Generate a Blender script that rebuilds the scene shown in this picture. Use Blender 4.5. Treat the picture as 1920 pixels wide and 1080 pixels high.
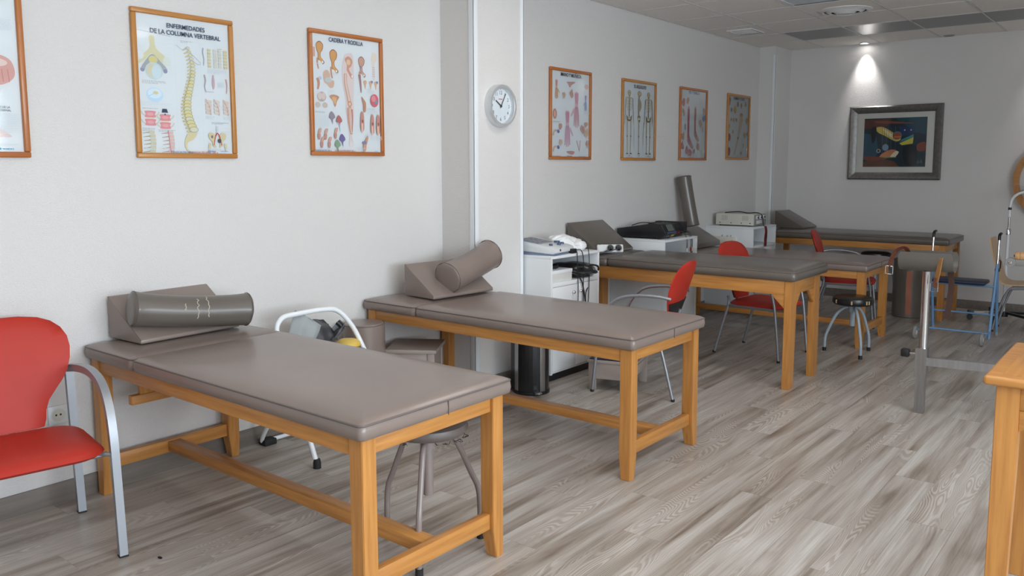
import bpy, bmesh, math, random
from mathutils import Vector, Matrix
from mathutils.geometry import tessellate_polygon
random.seed(7)
PI = math.pi
for o in list(bpy.data.objects): bpy.data.objects.remove(o)
S = bpy.context.scene
COL = S.collection

# ---------------------------------------------------------------- camera
YAW, PITCH, ROLL = math.radians(38.87), math.radians(6.3976), math.radians(-0.111)
cam_d = bpy.data.cameras.new('camera'); cam = bpy.data.objects.new('camera', cam_d); COL.objects.link(cam)
fw = Vector((-math.sin(YAW)*math.cos(PITCH), math.cos(YAW)*math.cos(PITCH), -math.sin(PITCH)))
rt = Vector((math.cos(YAW), math.sin(YAW), 0)); up = rt.cross(fw)
r2 = rt*math.cos(ROLL) + up*math.sin(ROLL); u2 = up*math.cos(ROLL) - rt*math.sin(ROLL)
M = Matrix((r2, u2, -fw)).transposed().to_4x4(); M.translation = (4.1, 0, 1.6)
cam.matrix_world = M
cam_d.sensor_width = 36; cam_d.lens = 1552.2/1920*36; cam_d.shift_y = -(540-486.64)/1920
cam_d.clip_start = .05
S.camera = cam

# ---------------------------------------------------------------- world, light, exposure
W = bpy.data.worlds.new('world'); S.world = W; W.use_nodes = True
W.node_tree.nodes['Background'].inputs[0].default_value = (.75, .87, 1, 1)
W.node_tree.nodes['Background'].inputs[1].default_value = .6
S.view_settings.view_transform = 'Standard'; S.view_settings.look = 'None'
S.view_settings.gamma = 1; S.view_settings.use_curve_mapping = False
S.view_settings.exposure = 0.16
LUM = 7.0            # strength of the ceiling luminaires
DAY = 290            # watts of daylight through the window in the right wall
SPOT = 30            # watts of each wall-washing downlight

def area(name, loc, rot, sx, sy, watts, col):
    d = bpy.data.lights.new(name, 'AREA'); d.shape = 'RECTANGLE'; d.size = sx; d.size_y = sy; d.energy = watts; d.color = col
    o = bpy.data.objects.new(name, d); COL.objects.link(o); o.location = loc; o.rotation_euler = rot; return o
area('window_daylight', (7.04, 1.4, 1.72), (math.radians(90), 0, math.radians(90)), 5.2, 1.6, DAY, (.79, .90, 1.0))

# ---------------------------------------------------------------- materials
def _n(nt, t, **k):
    n = nt.nodes.new(t)
    for a, b in k.items(): setattr(n, a, b)
    return n
def mat(name, col, rough=.5, metal=0, spec=.5, coat=0, noise=0, nscale=(8, 8, 8), bump=0, bscale=80, emit=None, estr=0, trans=0, c2=None, bdet=3):
    m = bpy.data.materials.new(name); m.use_nodes = True; nt = m.node_tree; p = nt.nodes['Principled BSDF']; L = nt.links.new
    p.inputs['Base Color'].default_value = (*col, 1); p.inputs['Roughness'].default_value = rough; p.inputs['Metallic'].default_value = metal
    p.inputs['Specular IOR Level'].default_value = spec; p.inputs['Coat Weight'].default_value = coat; p.inputs['Transmission Weight'].default_value = trans
    if emit: p.inputs['Emission Color'].default_value = (*emit, 1); p.inputs['Emission Strength'].default_value = estr
    if noise or bump: tc = _n(nt, 'ShaderNodeTexCoord')
    if noise:
        mp = _n(nt, 'ShaderNodeMapping'); mp.inputs['Scale'].default_value = nscale; L(tc.outputs['Object'], mp.inputs[0])
        nz = _n(nt, 'ShaderNodeTexNoise'); nz.inputs['Scale'].default_value = 1; nz.inputs['Detail'].default_value = 5; L(mp.outputs[0], nz.inputs[0])
        r = _n(nt, 'ShaderNodeValToRGB'); c2 = c2 or tuple(c*(1-noise) for c in col)
        r.color_ramp.elements[0].position = .32; r.color_ramp.elements[1].position = .68
        r.color_ramp.elements[0].color = (*c2, 1); r.color_ramp.elements[1].color = (*col, 1)
        L(nz.outputs[0], r.inputs[0]); L(r.outputs[0], p.inputs['Base Color'])
    if bump:
        nb = _n(nt, 'ShaderNodeTexNoise'); nb.inputs['Detail'].default_value = bdet
        if isinstance(bscale, tuple):
            mb = _n(nt, 'ShaderNodeMapping'); mb.inputs['Scale'].default_value = bscale; L(tc.outputs['Object'], mb.inputs[0]); L(mb.outputs[0], nb.inputs[0]); nb.inputs['Scale'].default_value = 1
        else:
            nb.inputs['Scale'].default_value = bscale; L(tc.outputs['Object'], nb.inputs[0])
        b = _n(nt, 'ShaderNodeBump'); b.inputs['Strength'].default_value = bump; b.inputs['Distance'].default_value = .01
        L(nb.outputs[0], b.inputs['Height']); L(b.outputs[0], p.inputs['Normal'])
    return m
def wood(name, axis, c1, c2, rough=.38):
    sc = [60, 60, 60]; sc[axis] = 3.5
    return mat(name, c1, rough, noise=1, nscale=tuple(sc), c2=c2, coat=.12)
BE1, BE2 = (.57, .262, .068), (.43, .178, .042)
WX, WY, WZ = (wood('beech_'+'xyz'[i], i, BE1, BE2) for i in range(3))
FR = [wood('poster_frame_wood_'+'yz'[i], i+1, (.50, .175, .045), (.38, .115, .025), .35) for i in range(2)]
FR2 = [wood('poster_frame_pale_'+'yz'[i], i+1, (.53, .235, .055), (.42, .17, .035), .35) for i in range(2)]
LEA = mat('taupe_leatherette', (.245, .190, .165), .30, coat=.12, noise=.12, nscale=(3, 3, 3), bump=.06, bscale=420)
LEAD = mat('dimmed_grey_leatherette', (.140, .120, .102), .30, coat=.12, noise=.15, nscale=(3, 3, 3), bump=.06, bscale=420)  # darker than taupe: far tables' dimmer light put into colour; bolsters' own grey
PIPE = mat('leatherette_piping', (.13, .108, .098), .45)
RED = mat('red_vinyl', (.48, .032, .019), .48, spec=.3, noise=.1, nscale=(4, 4, 4), bump=.05, bscale=300)
SIL = mat('silver_paint', (.33, .345, .37), .40, metal=.6)
STS = mat('stand_steel', (.42, .42, .43), .26, metal=.9, noise=.2, nscale=(60, 60, 4))
CHR = mat('chrome', (.72, .73, .75), .14, metal=1)
STEEL = mat('brushed_steel', (.50, .50, .51), .28, metal=1, noise=.12, nscale=(120, 120, 2))
BLK = mat('black_plastic', (.012, .012, .014), .4)
RUB = mat('black_rubber', (.015, .015, .015), .7)
BVIN = mat('black_vinyl', (.014, .014, .015), .3, bump=.05, bscale=200)
WHITE = mat('white_laminate', (.80, .82, .83), .35, noise=.03, nscale=(2, 2, 2))
WTUBE = mat('white_enamel', (.82, .85, .87), .3)
TAUP = mat('taupe_painted_wood', (.40, .335, .30), .45, noise=.1, nscale=(6, 6, 6))
CREAM = mat('cream_plastic', (.62, .60, .53), .45)
GREYP = mat('grey_plastic', (.30, .29, .28), .45)
WALLM = mat('textured_wall_paint', (.715, .69, .67), .75, spec=.25, bump=.42, bscale=(100, 100, 210), bdet=2, noise=.03, nscale=(.7, .7, .7))
CEILM = mat('ceiling_tile_board', (.89, .85, .80), .8, spec=.2, noise=.06, nscale=(40, 40, 40), bump=.15, bscale=160)
GRID = mat('ceiling_grid_metal', (.74, .73, .72), .5)
DARKP = mat('dark_metal_ceiling_panel', (.10, .105, .10), .25, metal=.8)
BASEM = mat('baseboard_wood', (.22, .188, .162), .45, noise=.25, nscale=(40, 3, 40))
TRIMM = mat('white_corner_trim', (.84, .87, .89), .35)
LEAT = mat('brown_leather', (.13, .038, .020), .45, noise=.3, nscale=(12, 12, 12))
LEAT2 = mat('tan_leather', (.36, .17, .055), .5, noise=.3, nscale=(12, 12, 12))
BLUE = mat('blue_enamel', (.17, .33, .56), .32)
NAVY = mat('navy_vinyl', (.012, .02, .05), .45)
PLY = mat('bent_plywood', (.66, .43, .23), .35, noise=.18, nscale=(60, 60, 4))
EMIT = mat('luminaire_diffuser', (.9, .9, .9), .5, emit=(1.0, .97, .93), estr=LUM)
def glass_mat():
    m = bpy.data.materials.new('picture_glass'); m.use_nodes = True; nt = m.node_tree; nt.nodes.clear(); L = nt.links.new
    o = _n(nt, 'ShaderNodeOutputMaterial'); mx = _n(nt, 'ShaderNodeMixShader'); f = _n(nt, 'ShaderNodeFresnel'); f.inputs[0].default_value = 1.45
    t = _n(nt, 'ShaderNodeBsdfTransparent'); g = _n(nt, 'ShaderNodeBsdfGlossy'); g.inputs['Roughness'].default_value = .06
    L(f.outputs[0], mx.inputs[0]); L(t.outputs[0], mx.inputs[1]); L(g.outputs[0], mx.inputs[2]); L(mx.outputs[0], o.inputs[0]); return m
GLASS = glass_mat()
def print_mat():
    m = bpy.data.materials.new('printed_ink'); m.use_nodes = True; nt = m.node_tree; p = nt.nodes['Principled BSDF']
    a = _n(nt, 'ShaderNodeAttribute', attribute_name='Col'); nt.links.new(a.outputs['Color'], p.inputs['Base Color']); p.inputs['Roughness'].default_value = .6
    p.inputs['Specular IOR Level'].default_value = .2; return m
INK = print_mat()
def floor_mat():
    m = bpy.data.materials.new('limed_oak_plank'); m.use_nodes = True; nt = m.node_tree; p = nt.nodes['Principled BSDF']; L = nt.links.new
    tc = _n(nt, 'ShaderNodeTexCoord'); oi = _n(nt, 'ShaderNodeObjectInfo')
    ml = _n(nt, 'ShaderNodeVectorMath', operation='SCALE'); cx = _n(nt, 'ShaderNodeCombineXYZ')
    for i in range(3): L(oi.outputs['Random'], cx.inputs[i])
    L(cx.outputs[0], ml.inputs[0]); ml.inputs['Scale'].default_value = 37
    ad = _n(nt, 'ShaderNodeVectorMath', operation='ADD'); L(tc.outputs['Object'], ad.inputs[0]); L(ml.outputs[0], ad.inputs[1])
    def mapped(s):
        q = _n(nt, 'ShaderNodeMapping'); q.inputs['Scale'].default_value = s; L(ad.outputs[0], q.inputs[0]); return q
    def ramp(src, stops):
        r = _n(nt, 'ShaderNodeValToRGB'); e = r.color_ramp.elements
        while len(e) < len(stops): e.new(.5)
        for k, (q, c) in zip(e, stops): k.position = q; k.color = (*c, 1)
        L(src, r.inputs[0]); return r
    def mix(fac, a, b, mode='MIX'):
        x = _n(nt, 'ShaderNodeMixRGB', blend_type=mode)
        for i, v in enumerate((fac, a, b)):
            if hasattr(v, 'links') or hasattr(v, 'is_linked'): L(v, x.inputs[i])
            elif i == 0: x.inputs[0].default_value = v
            else: x.inputs[i].default_value = (*v, 1)
        return x.outputs[0]
    def noise(sc, det, dist=0):
        q = _n(nt, 'ShaderNodeTexNoise'); q.inputs['Scale'].default_value = 1; q.inputs['Detail'].default_value = det; q.inputs['Distortion'].default_value = dist; L(mapped(sc).outputs[0], q.inputs[0]); return q
    n1 = noise((13, .9, 1), 6, .5)
    base = ramp(n1.outputs[0], [(.30, (.215, .17, .135)), (.42, (.365, .315, .272)), (.54, (.475, .435, .395)), (.70, (.57, .54, .505))])
    n2 = noise((170, 3, 1), 3)
    fine = ramp(n2.outputs[0], [(.35, (.76, .74, .72)), (.62, (1.06, 1.06, 1.06))])
    c = mix(.75, base.outputs[0], fine.outputs[0], 'MULTIPLY')
    # cathedral figure: contour bands of a stretched noise field, brown between pale limed lines
    n4 = noise((5.5, .75, 1), 1.5, .35)
    mu = _n(nt, 'ShaderNodeMath', operation='MULTIPLY'); L(n4.outputs[0], mu.inputs[0]); mu.inputs[1].default_value = 62
    fr = _n(nt, 'ShaderNodeMath', operation='FRACT'); L(mu.outputs[0], fr.inputs[0])
    lines = ramp(fr.outputs[0], [(.0, (.31, .25, .20)), (.35, (.36, .305, .255)), (.55, (.60, .575, .54)), (.8, (.58, .55, .515)), (1, (.31, .25, .20))])
    n3 = noise((4.5, .8, 1), 2)
    msk = ramp(n3.outputs[0], [(.52, (0, 0, 0)), (.62, (.5, .5, .5))])
    c = mix(msk.outputs[0], c, lines.outputs[0])
    n5 = noise((3, 1.6, 1), 3)
    kn = ramp(n5.outputs[0], [(.70, (1, 1, 1)), (.80, (.60, .52, .46))])
    c = mix(1, c, kn.outputs[0], 'MULTIPLY')
    hv = _n(nt, 'ShaderNodeMapRange'); L(oi.outputs['Random'], hv.inputs[0]); hv.inputs[3].default_value = .94; hv.inputs[4].default_value = 1.06
    cc = _n(nt, 'ShaderNodeCombineXYZ')
    for i in range(3): L(hv.outputs[0], cc.inputs[i])
    c = mix(1, c, cc.outputs[0], 'MULTIPLY'); L(c, p.inputs['Base Color'])
    p.inputs['Roughness'].default_value = .34; p.inputs['Specular IOR Level'].default_value = .45
    b = _n(nt, 'ShaderNodeBump'); b.inputs['Strength'].default_value = .12; b.inputs['Distance'].default_value = .002; L(n2.outputs[0], b.inputs['Height']); L(b.outputs[0], p.inputs['Normal'])
    return m
FLOORM = floor_mat()

# ---------------------------------------------------------------- helpers
def link(o): COL.objects.link(o); return o
def empty(name, loc=(0, 0, 0), rz=0):
    o = bpy.data.objects.new(name, None); o.empty_display_size = .1; o.location = loc; o.rotation_euler = (0, 0, rz); return link(o)
def tag(o, label=None, cat=None, group=None, kind=None):
    if label: o['label'] = label
    if cat: o['category'] = cat
    if group: o['group'] = group
    if kind: o['kind'] = kind
    return o
def thing(name, label, cat, loc=(0, 0, 0), rz=0, group=None): return tag(empty(name, loc, rz), label, cat, group)
def spline(pts, n=6, closed=False):
    P = [Vector(p) for p in pts]; out = []; N = len(P); rng = N if closed else N-1
    for i in range(rng):
        if closed: a, b, c, d = P[i-1], P[i], P[(i+1) % N], P[(i+2) % N]
        else: a, b, c, d = P[max(i-1, 0)], P[i], P[i+1], P[min(i+2, N-1)]
        for k in range(n):
            t = k/n
            out.append(.5*((2*b)+(c-a)*t+(2*a-5*b+4*c-d)*t*t+(3*b-a-3*c+d)*t**3))
    if not closed: out.append(P[-1])
    return out
class MB:
    def __init__(s): s.v = []; s.f = []; s.sm = []
    def add(s, vs, fs, smooth=False):
        o = len(s.v); s.v += [Vector(v) for v in vs]; s.f += [[i+o for i in f] for f in fs]; s.sm += [smooth]*len(fs); return s
    def box(s, x0, x1, y0, y1, z0, z1, bev=0, rot=None, seg=2):
        bm = bmesh.new(); bmesh.ops.create_cube(bm, size=1)
        for v in bm.verts: v.co = Vector(((x0+x1)/2+v.co.x*(x1-x0), (y0+y1)/2+v.co.y*(y1-y0), (z0+z1)/2+v.co.z*(z1-z0)))
        if bev: bmesh.ops.bevel(bm, geom=bm.edges[:], offset=bev, segments=seg, affect='EDGES', profile=.5)
        return s.frombm(bm, rot)
    def frombm(s, bm, rot=None, smooth=False):
        bm.verts.index_update()
        vs = [(rot @ v.co if rot else v.co.copy()) for v in bm.verts]; fs = [[v.index for v in f.verts] for f in bm.faces]; bm.free()
        return s.add(vs, fs, smooth)
    def prism(s, poly, d0, d1, axis='y', bev=0, rot=None, seg=2):
        # poly in the two other axes (in order), extruded along axis
        def P(a, b, d): return {'x': (d, a, b), 'y': (a, d, b), 'z': (a, b, d)}[axis]
        bm = bmesh.new(); A = [bm.verts.new(P(a, b, d0)) for a, b in poly]; B = [bm.verts.new(P(a, b, d1)) for a, b in poly]; n = len(poly)
        bm.faces.new(A); bm.faces.new(B[::-1])
        for i in range(n): bm.faces.new((A[i], B[i], B[(i+1) % n], A[(i+1) % n]))
        bmesh.ops.recalc_face_normals(bm, faces=bm.faces[:])
        if bev: bmesh.ops.bevel(bm, geom=bm.edges[:], offset=bev, segments=seg, affect='EDGES', profile=.5)
        return s.frombm(bm, rot)
    def tube(s, pts, r, n=8, closed=False, sq=None, caps=True):
        P = [Vector(p) for p in pts]; N = len(P); vs = []; fs = []; prev = None; n = 4 if sq else n
        for i, p in enumerate(P):
            a = P[i-1] if (i or closed) else P[0]; b = P[(i+1) % N] if (i < N-1 or closed) else P[-1]
            t = (b-a).normalized()
            if prev is None:
                h = Vector((0, 0, 1)) if abs(t.z) < .9 else Vector((0, 1, 0)); u = (h-t*h.dot(t)).normalized()
            else: u = (prev-t*prev.dot(t)).normalized()
            prev = u; w = t.cross(u); rr = r[i] if isinstance(r, (list, tuple)) else r
            for k in range(n):
                a_ = 2*PI*(k+.5)/n
                if sq: ca, sa = math.cos(a_), math.sin(a_); q = max(abs(ca), abs(sa)); vs.append(p+u*ca/q*sq[0]+w*sa/q*sq[1])
                else: vs.append(p+(u*math.cos(a_)+w*math.sin(a_))*rr)
        for i in range(N if closed else N-1):
            j = (i+1) % N
            for k in range(n): fs.append([i*n+k, i*n+(k+1) % n, j*n+(k+1) % n, j*n+k])
        if not closed and caps: fs.append(list(range(n))[::-1]); fs.append([(N-1)*n+k for k in range(n)])
        return s.add(vs, fs, not sq)
    def lathe(s, prof, n=24, c=(0, 0, 0), axis='z', rot=None, smooth=True, caps=True):
        # prof: list of (radius, height); closed by poles when radius 0
        vs = []; fs = []; c = Vector(c)
        for r, h in prof:
            for k in range(n):
                a = 2*PI*k/n; x, y = r*math.cos(a), r*math.sin(a)
                v = {'z': Vector((x, y, h)), 'x': Vector((h, x, y)), 'y': Vector((y, h, x))}[axis]
                vs.append((rot @ v if rot else v)+c)
        for i in range(len(prof)-1):
            for k in range(n): fs.append([i*n+k, i*n+(k+1) % n, (i+1)*n+(k+1) % n, (i+1)*n+k])
        hs = [p[1] for p in prof]; caps = caps and not (len(prof) == 2 and max(hs)-min(hs) < .002)
        if caps and prof[0][0] > 1e-6 and prof[0] != prof[-1]: fs.append(list(range(n))[::-1])
        if caps and prof[-1][0] > 1e-6 and prof[0] != prof[-1]: fs.append([(len(prof)-1)*n+k for k in range(n)])
        return s.add(vs, fs, smooth)
    def build(s, name, m, parent=None, world=False, sharp=40, fix=True):
        me = bpy.data.meshes.new(name); off = Vector((0, 0, 0))
        if world and parent:
            q = parent
            while q: off = off+q.location; q = q.parent
        me.from_pydata([v-off for v in s.v], [], s.f)
        bm = bmesh.new(); bm.from_mesh(me); bmesh.ops.remove_doubles(bm, verts=bm.verts[:], dist=1e-5)
        if fix: bmesh.ops.recalc_face_normals(bm, faces=bm.faces[:])
        bm.to_mesh(me); bm.free()
        for p in me.polygons: p.use_smooth = True
        try: me.set_sharp_from_angle(angle=math.radians(sharp))
        except Exception: pass
        me.materials.append(m); o = link(bpy.data.objects.new(name, me)); o.parent = parent; return o
def copy_tree(o, parent=None):
    c = o.copy(); COL.objects.link(c); c.parent = parent
    for ch in o.children: copy_tree(ch, c)
    return c
def box(name, m, parent, x0, x1, y0, y1, z0, z1, bev=.002, world=False): return MB().box(x0, x1, y0, y1, z0, z1, bev).build(name, m, parent, world)
def Rz(a): return Matrix.Rotation(a, 3, 'Z')
def text_part(name, txt, size, m, parent, origin, udir, vdir, align='CENTER', bold=.0, sx=1.0):
    cu = bpy.data.curves.new('t', 'FONT'); cu.body = txt; cu.size = size; cu.align_x = align; cu.offset = bold; cu.resolution_u = 3
    t = bpy.data.objects.new('t', cu); COL.objects.link(t)
    me = bpy.data.meshes.new_from_object(t.evaluated_get(bpy.context.evaluated_depsgraph_get())); bpy.data.objects.remove(t)
    u, v, o = Vector(udir), Vector(vdir), Vector(origin)
    for p in me.vertices: p.co = o+u*p.co.x*sx+v*p.co.y
    me.materials.clear(); me.materials.append(m); ob = link(bpy.data.objects.new(name, me)); ob.parent = parent; me.name = name; return ob
# ================================================================ the room
ZC = 3.03; YB = 10.40
def struct(o): o['kind'] = 'structure'; return o
floor = struct(box('floor', FLOORM, None, -.15, 7.15, -3.15, YB+.15, -.12, -.004, 0))
PW, PL = .19, 1.28
def plank_mesh(w, l):
    b = .0005; h = .0038
    vs = [(-w/2, -l/2, -h), (w/2, -l/2, -h), (w/2, l/2, -h), (-w/2, l/2, -h), (-w/2+b, -l/2+b, 0), (w/2-b, -l/2+b, 0), (w/2-b, l/2-b, 0), (-w/2+b, l/2-b, 0)]
    fs = [(4, 5, 6, 7), (0, 1, 5, 4), (1, 2, 6, 5), (2, 3, 7, 6), (3, 0, 4, 7)]
    me = bpy.data.meshes.new('plank'); me.from_pydata(vs, [], fs); me.materials.append(FLOORM); return me
full = plank_mesh(PW, PL)
offs = [0, .47, .93, .21, .70, 1.1, .35]
for i in range(24):
    x = PW*(i+.5); y = .3-offs[i % 7]
    while y < YB-.02:
        a, b = max(y, .3), min(y+PL, YB)
        if b-a > .05:
            me = full if b-a > PL-1e-4 else plank_mesh(PW, b-a)
            o = link(bpy.data.objects.new('plank', me)); o.parent = floor; o.location = (x, (a+b)/2, 0)
        y += PL
wl = struct(box('wall_left', WALLM, None, -.15, 0, -3.15, YB+.15, -.12, 3.15, 0))
wb = struct(box('wall_back', WALLM, None, 0, 7.15, YB, YB+.15, -.12, 3.15, 0))
struct(box('wall_rear', WALLM, None, 0, 7.0, -3.15, -3.0, -.12, 3.15, 0))
m = MB(); WY0, WY1, WZ0, WZ1 = -1.25, 4.05, .90, 2.55
for a in ((-3.15, WY0, -.12, 3.15), (WY1, YB, -.12, 3.15), (WY0, WY1, -.12, WZ0), (WY0, WY1, WZ1, 3.15)): m.box(7.0, 7.15, a[0], a[1], a[2], a[3])
struct(m.build('wall_right', WALLM))
w1 = struct(empty('window_1', (7.0, 1.4, WZ0)))
for k in range(5): y = WY0+k*(WY1-WY0-.05)/4; box('window_stile', TRIMM, w1, 6.985, 7.02, y, y+.05, WZ0, WZ1, .004, True)
for z in (WZ0, WZ1-.05): box('window_rail', TRIMM, w1, 6.985, 7.02, WY0, WY1, z, z+.05, .004, True)
struct(box('wall_pillar', WALLM, None, -.02, .308, 4.293, 4.832, -.1, 3.1, 0))
struct(box('wall_corner_column', WALLM, None, -.02, .20, 9.90, YB+.02, -.1, 3.1, 0))
def corner_trim(name, x, y0, s, z1, wd=.04):
    m = MB().box(x-wd, x+.005, y0-.005 if s > 0 else y0, y0 if s > 0 else y0+.005, .10, z1, .001)
    m.box(x, x+.005, y0-.005 if s > 0 else y0-wd, y0+wd if s > 0 else y0+.005, .10, z1, .001)
    return struct(m.build(name, TRIMM))
corner_trim('trim_1', .308, 4.293, 1, 3.03); corner_trim('trim_2', .308, 4.832, -1, 3.03, .032); corner_trim('trim_3', .20, 9.90, 1, 2.93, .03)
def bb(name, *bs):
    m = MB()
    for b in bs: m.box(*b, -.004, .10, .002)
    return struct(m.build(name, BASEM))
bb('baseboard_left', (0, .013, -3, 4.293), (0, .013, 4.832, 9.9)); bb('baseboard_back', (.2, 7, YB-.013, YB))
bb('baseboard_pillar', (.0, .308, 4.280, 4.293), (.308, .321, 4.280, 4.845), (0, .321, 4.832, 4.845)); bb('baseboard_column', (.0, .213, 9.887, 9.9), (.2, .213, 9.887, YB-.013))
# ---- ceiling
ceil = struct(box('ceiling', CEILM, None, -.15, 7.15, -3.15, YB+.15, ZC+.02, ZC+.12, 0))
xe = [0]+[.61+.64*k for k in range(10)]+[7.0]
ye = [YB]+[9.68-.7*k for k in range(18)]+[-3.0]
def tile_mesh(w, l, m):
    q = MB().box(-w/2+.009, w/2-.009, -l/2+.009, l/2-.009, .002, .018, .003, seg=1); o = q.build('ceiling_tile', m); me = o.data; bpy.data.objects.remove(o); return me
cache = {}
LIT = {(2, 8)} | {(c, r) for c in (4, 7) for r in (8, 11, 14)}
DARK = {(c, 1) for c in (1, 2, 3, 4, 5, 6, 7)}
OFFL = {(2, 4), (5, 4)}
for ci in range(len(xe)-1):
    for ri in range(len(ye)-1):
        w, l = xe[ci+1]-xe[ci], ye[ri]-ye[ri+1]; cx, cy = (xe[ci]+xe[ci+1])/2, (ye[ri]+ye[ri+1])/2
        if (ci, ri) in LIT or (ci, ri) in OFFL: continue
        dk = (ci, ri) in DARK; key = (round(w, 3), round(l, 3), dk)
        if key not in cache: cache[key] = tile_mesh(w, l, DARKP if dk else CEILM)
        o = link(bpy.data.objects.new('ceiling_tile', cache[key])); o.parent = ceil; o.location = (cx, cy, ZC)
        if dk: o['label'] = 'dark glossy metal ceiling panel'
for x in xe[1:-1]: MB().box(x-.007, x+.007, -3, YB, ZC-.001, ZC+.02, .001).build('grid_bar', GRID, ceil)
for y in ye[1:-1]: MB().box(0, 7, y-.007, y+.007, ZC-.0005, ZC+.02, .001).build('grid_bar', GRID, ceil)
DIFF = mat('unlit_diffuser', (.60, .66, .72), .35)
def luminaire(ci, ri, lit, label):
    x0, x1, y0, y1 = xe[ci]+.013, xe[ci+1]-.013, ye[ri+1]+.013, ye[ri]-.013; cx, cy = (x0+x1)/2, (y0+y1)/2
    t = thing('ceiling_luminaire', label, 'ceiling light', (cx, cy, ZC), 0, 'square ceiling luminaires')
    m = MB()
    for a in ((x0, x1, y0, y0+.02), (x0, x1, y1-.02, y1), (x0, x0+.02, y0+.02, y1-.02), (x1-.02, x1, y0+.02, y1-.02)): m.box(*a, ZC+.001, ZC+.018, .002)
    m.build('frame', GRID, t, True)
    MB().box(x0+.02, x1-.02, y0+.02, y1-.02, ZC+.006, ZC+.015).build('diffuser', EMIT if lit else DIFF, t, True)
rows = {8: 'between the second and third treatment tables', 11: 'over the nearest treatment table', 14: 'nearest the rear window'}
cols = {2: 'row by the left wall', 4: 'middle row', 7: 'row by the right wall'}
for (c, r) in sorted(LIT): luminaire(c, r, True, 'lit square ceiling luminaire, %s, %s' % (cols[c], rows[r]))
luminaire(2, 4, False, 'unlit bluish square ceiling luminaire next to the round air diffuser'); luminaire(5, 4, False, 'unlit bluish square ceiling luminaire right of the round air diffuser')
# round air diffuser
t = thing('air_diffuser', 'round white air diffuser in a ceiling tile', 'vent', (1.57, 8.05, ZC))
for i, (ra, rb, z) in enumerate(((.235, .185, -.012), (.175, .125, -.022), (.115, .06, -.030))):
    MB().lathe([(ra, .002), (ra, -.004), (rb+.012, z-.006), (rb, z), (rb, z+.006), (ra-.012, .002)], 36).build('ring', GRID, t)
MB().lathe([(0, -.034), (.05, -.034), (.055, -.028), (.03, .002), (0, .002)], 24).build('centre_cone', GRID, t)
MB().lathe([(.18, .001), (.02, .0005)], 24).build('throat', mat('vent_throat', (.05, .05, .05), .8), t)
t = thing('ceiling_grille', 'small white rectangular ceiling grille near the left wall', 'vent', (.36, 8.62, ZC))
m = MB()
for a in ((-.14, .14, -.17, -.15), (-.14, .14, .15, .17), (-.14, -.12, -.15, .15), (.12, .14, -.15, .15)): m.box(*a, -.008, .004, .001)
m.build('frame', GRID, t)
for k in range(9): MB().box(-.12, .12, -.14+k*.033, -.125+k*.033, -.006, .003, .001).build('slat', GRID, t)
def downlight(x, y, lit, label):
    t = thing('downlight', label, 'ceiling light', (x, y, ZC), 0, 'recessed downlights along the back wall')
    MB().lathe([(.055, .002), (.055, -.006), (.045, -.008), (.036, .0), (.036, .003)], 28).build('ring', GRID if lit else SIL, t)
    MB().lathe([(.036, .0005), (.0, .0005)], 24).build('lens', EMITS if lit else GREYP, t)
    if lit:
        d = bpy.data.lights.new('downlight_beam', 'SPOT'); d.energy = SPOT; d.spot_size = math.radians(58); d.spot_blend = 1.0; d.shadow_soft_size = .03; d.color = (1, .98, .96)
        o = link(bpy.data.objects.new('downlight_beam', d)); o.location = (x, y, ZC-.03); o.rotation_euler = (math.radians(12), 0, 0)
EMITS = mat('downlight_lens', (1, 1, 1), .4, emit=(1, .98, .95), estr=25)
downlight(1.10, 10.30, True, 'lit downlight above the framed painting'); downlight(1.99, 10.31, False, 'unlit downlight right of the painting'); downlight(2.98, 10.30, True, 'lit downlight above the wooden wheel')

# ================================================================ upholstery
def outline(x0, x1, y0, y1, r, d, nc=5, ne=8):
    x0 += d; x1 -= d; y0 += d; y1 -= d; r = max(r-d*.6, .004); r = min(r, (x1-x0)/2*.98, (y1-y0)/2*.98); out = []
    cs = ((x1-r, y0+r, -PI/2), (x1-r, y1-r, 0), (x0+r, y1-r, PI/2), (x0+r, y0+r, PI))
    for k, (cx, cy, a0) in enumerate(cs):
        arc = [(cx+r*math.cos(a0+PI/2*i/nc), cy+r*math.sin(a0+PI/2*i/nc)) for i in range(nc+1)]; out += arc
        nx = cs[(k+1) % 4]; b = (nx[0]+r*math.cos(nx[2]), nx[1]+r*math.sin(nx[2])); a = arc[-1]
        out += [(a[0]+(b[0]-a[0])*i/ne, a[1]+(b[1]-a[1])*i/ne) for i in range(1, ne)]
    return out
def pad(name, m, parent, x0, x1, y0, y1, z0, zs, crown, r=.03, rim=.0, pipe=True, bulge=.004):
    rings = [(.012, z0), (.0, z0+.006), (-bulge, (z0+zs)/2), (0, zs)]
    rings += [(d, zs+crown*q) for d, q in ((.006, .16), (.018, .42), (.045, .72), (.09, .9), (.15, .98), (.22, 1.0))]
    mn = min(x1-x0, y1-y0)/2; rings = [q for q in rings if q[0] < mn*.85]
    q = MB(); n = None; vs = []; fs = []
    for d, z in rings:
        o = outline(x0, x1, y0, y1, r, d); n = len(o); vs += [(a, b, z) for a, b in o]
    for i in range(len(rings)-1):
        for k in range(n): fs.append([i*n+k, i*n+(k+1) % n, (i+1)*n+(k+1) % n, (i+1)*n+k])
    fs.append(list(range(n))[::-1]); fs.append([(len(rings)-1)*n+k for k in range(n)])
    q.add(vs, fs, True); o = q.build(name, m, parent, sharp=65)
    if pipe: MB().tube([(a, b, zs) for a, b in outline(x0, x1, y0, y1, r, -.0005)], .0035, 6, closed=True).build('piping', PIPE, o)
    return o
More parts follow.
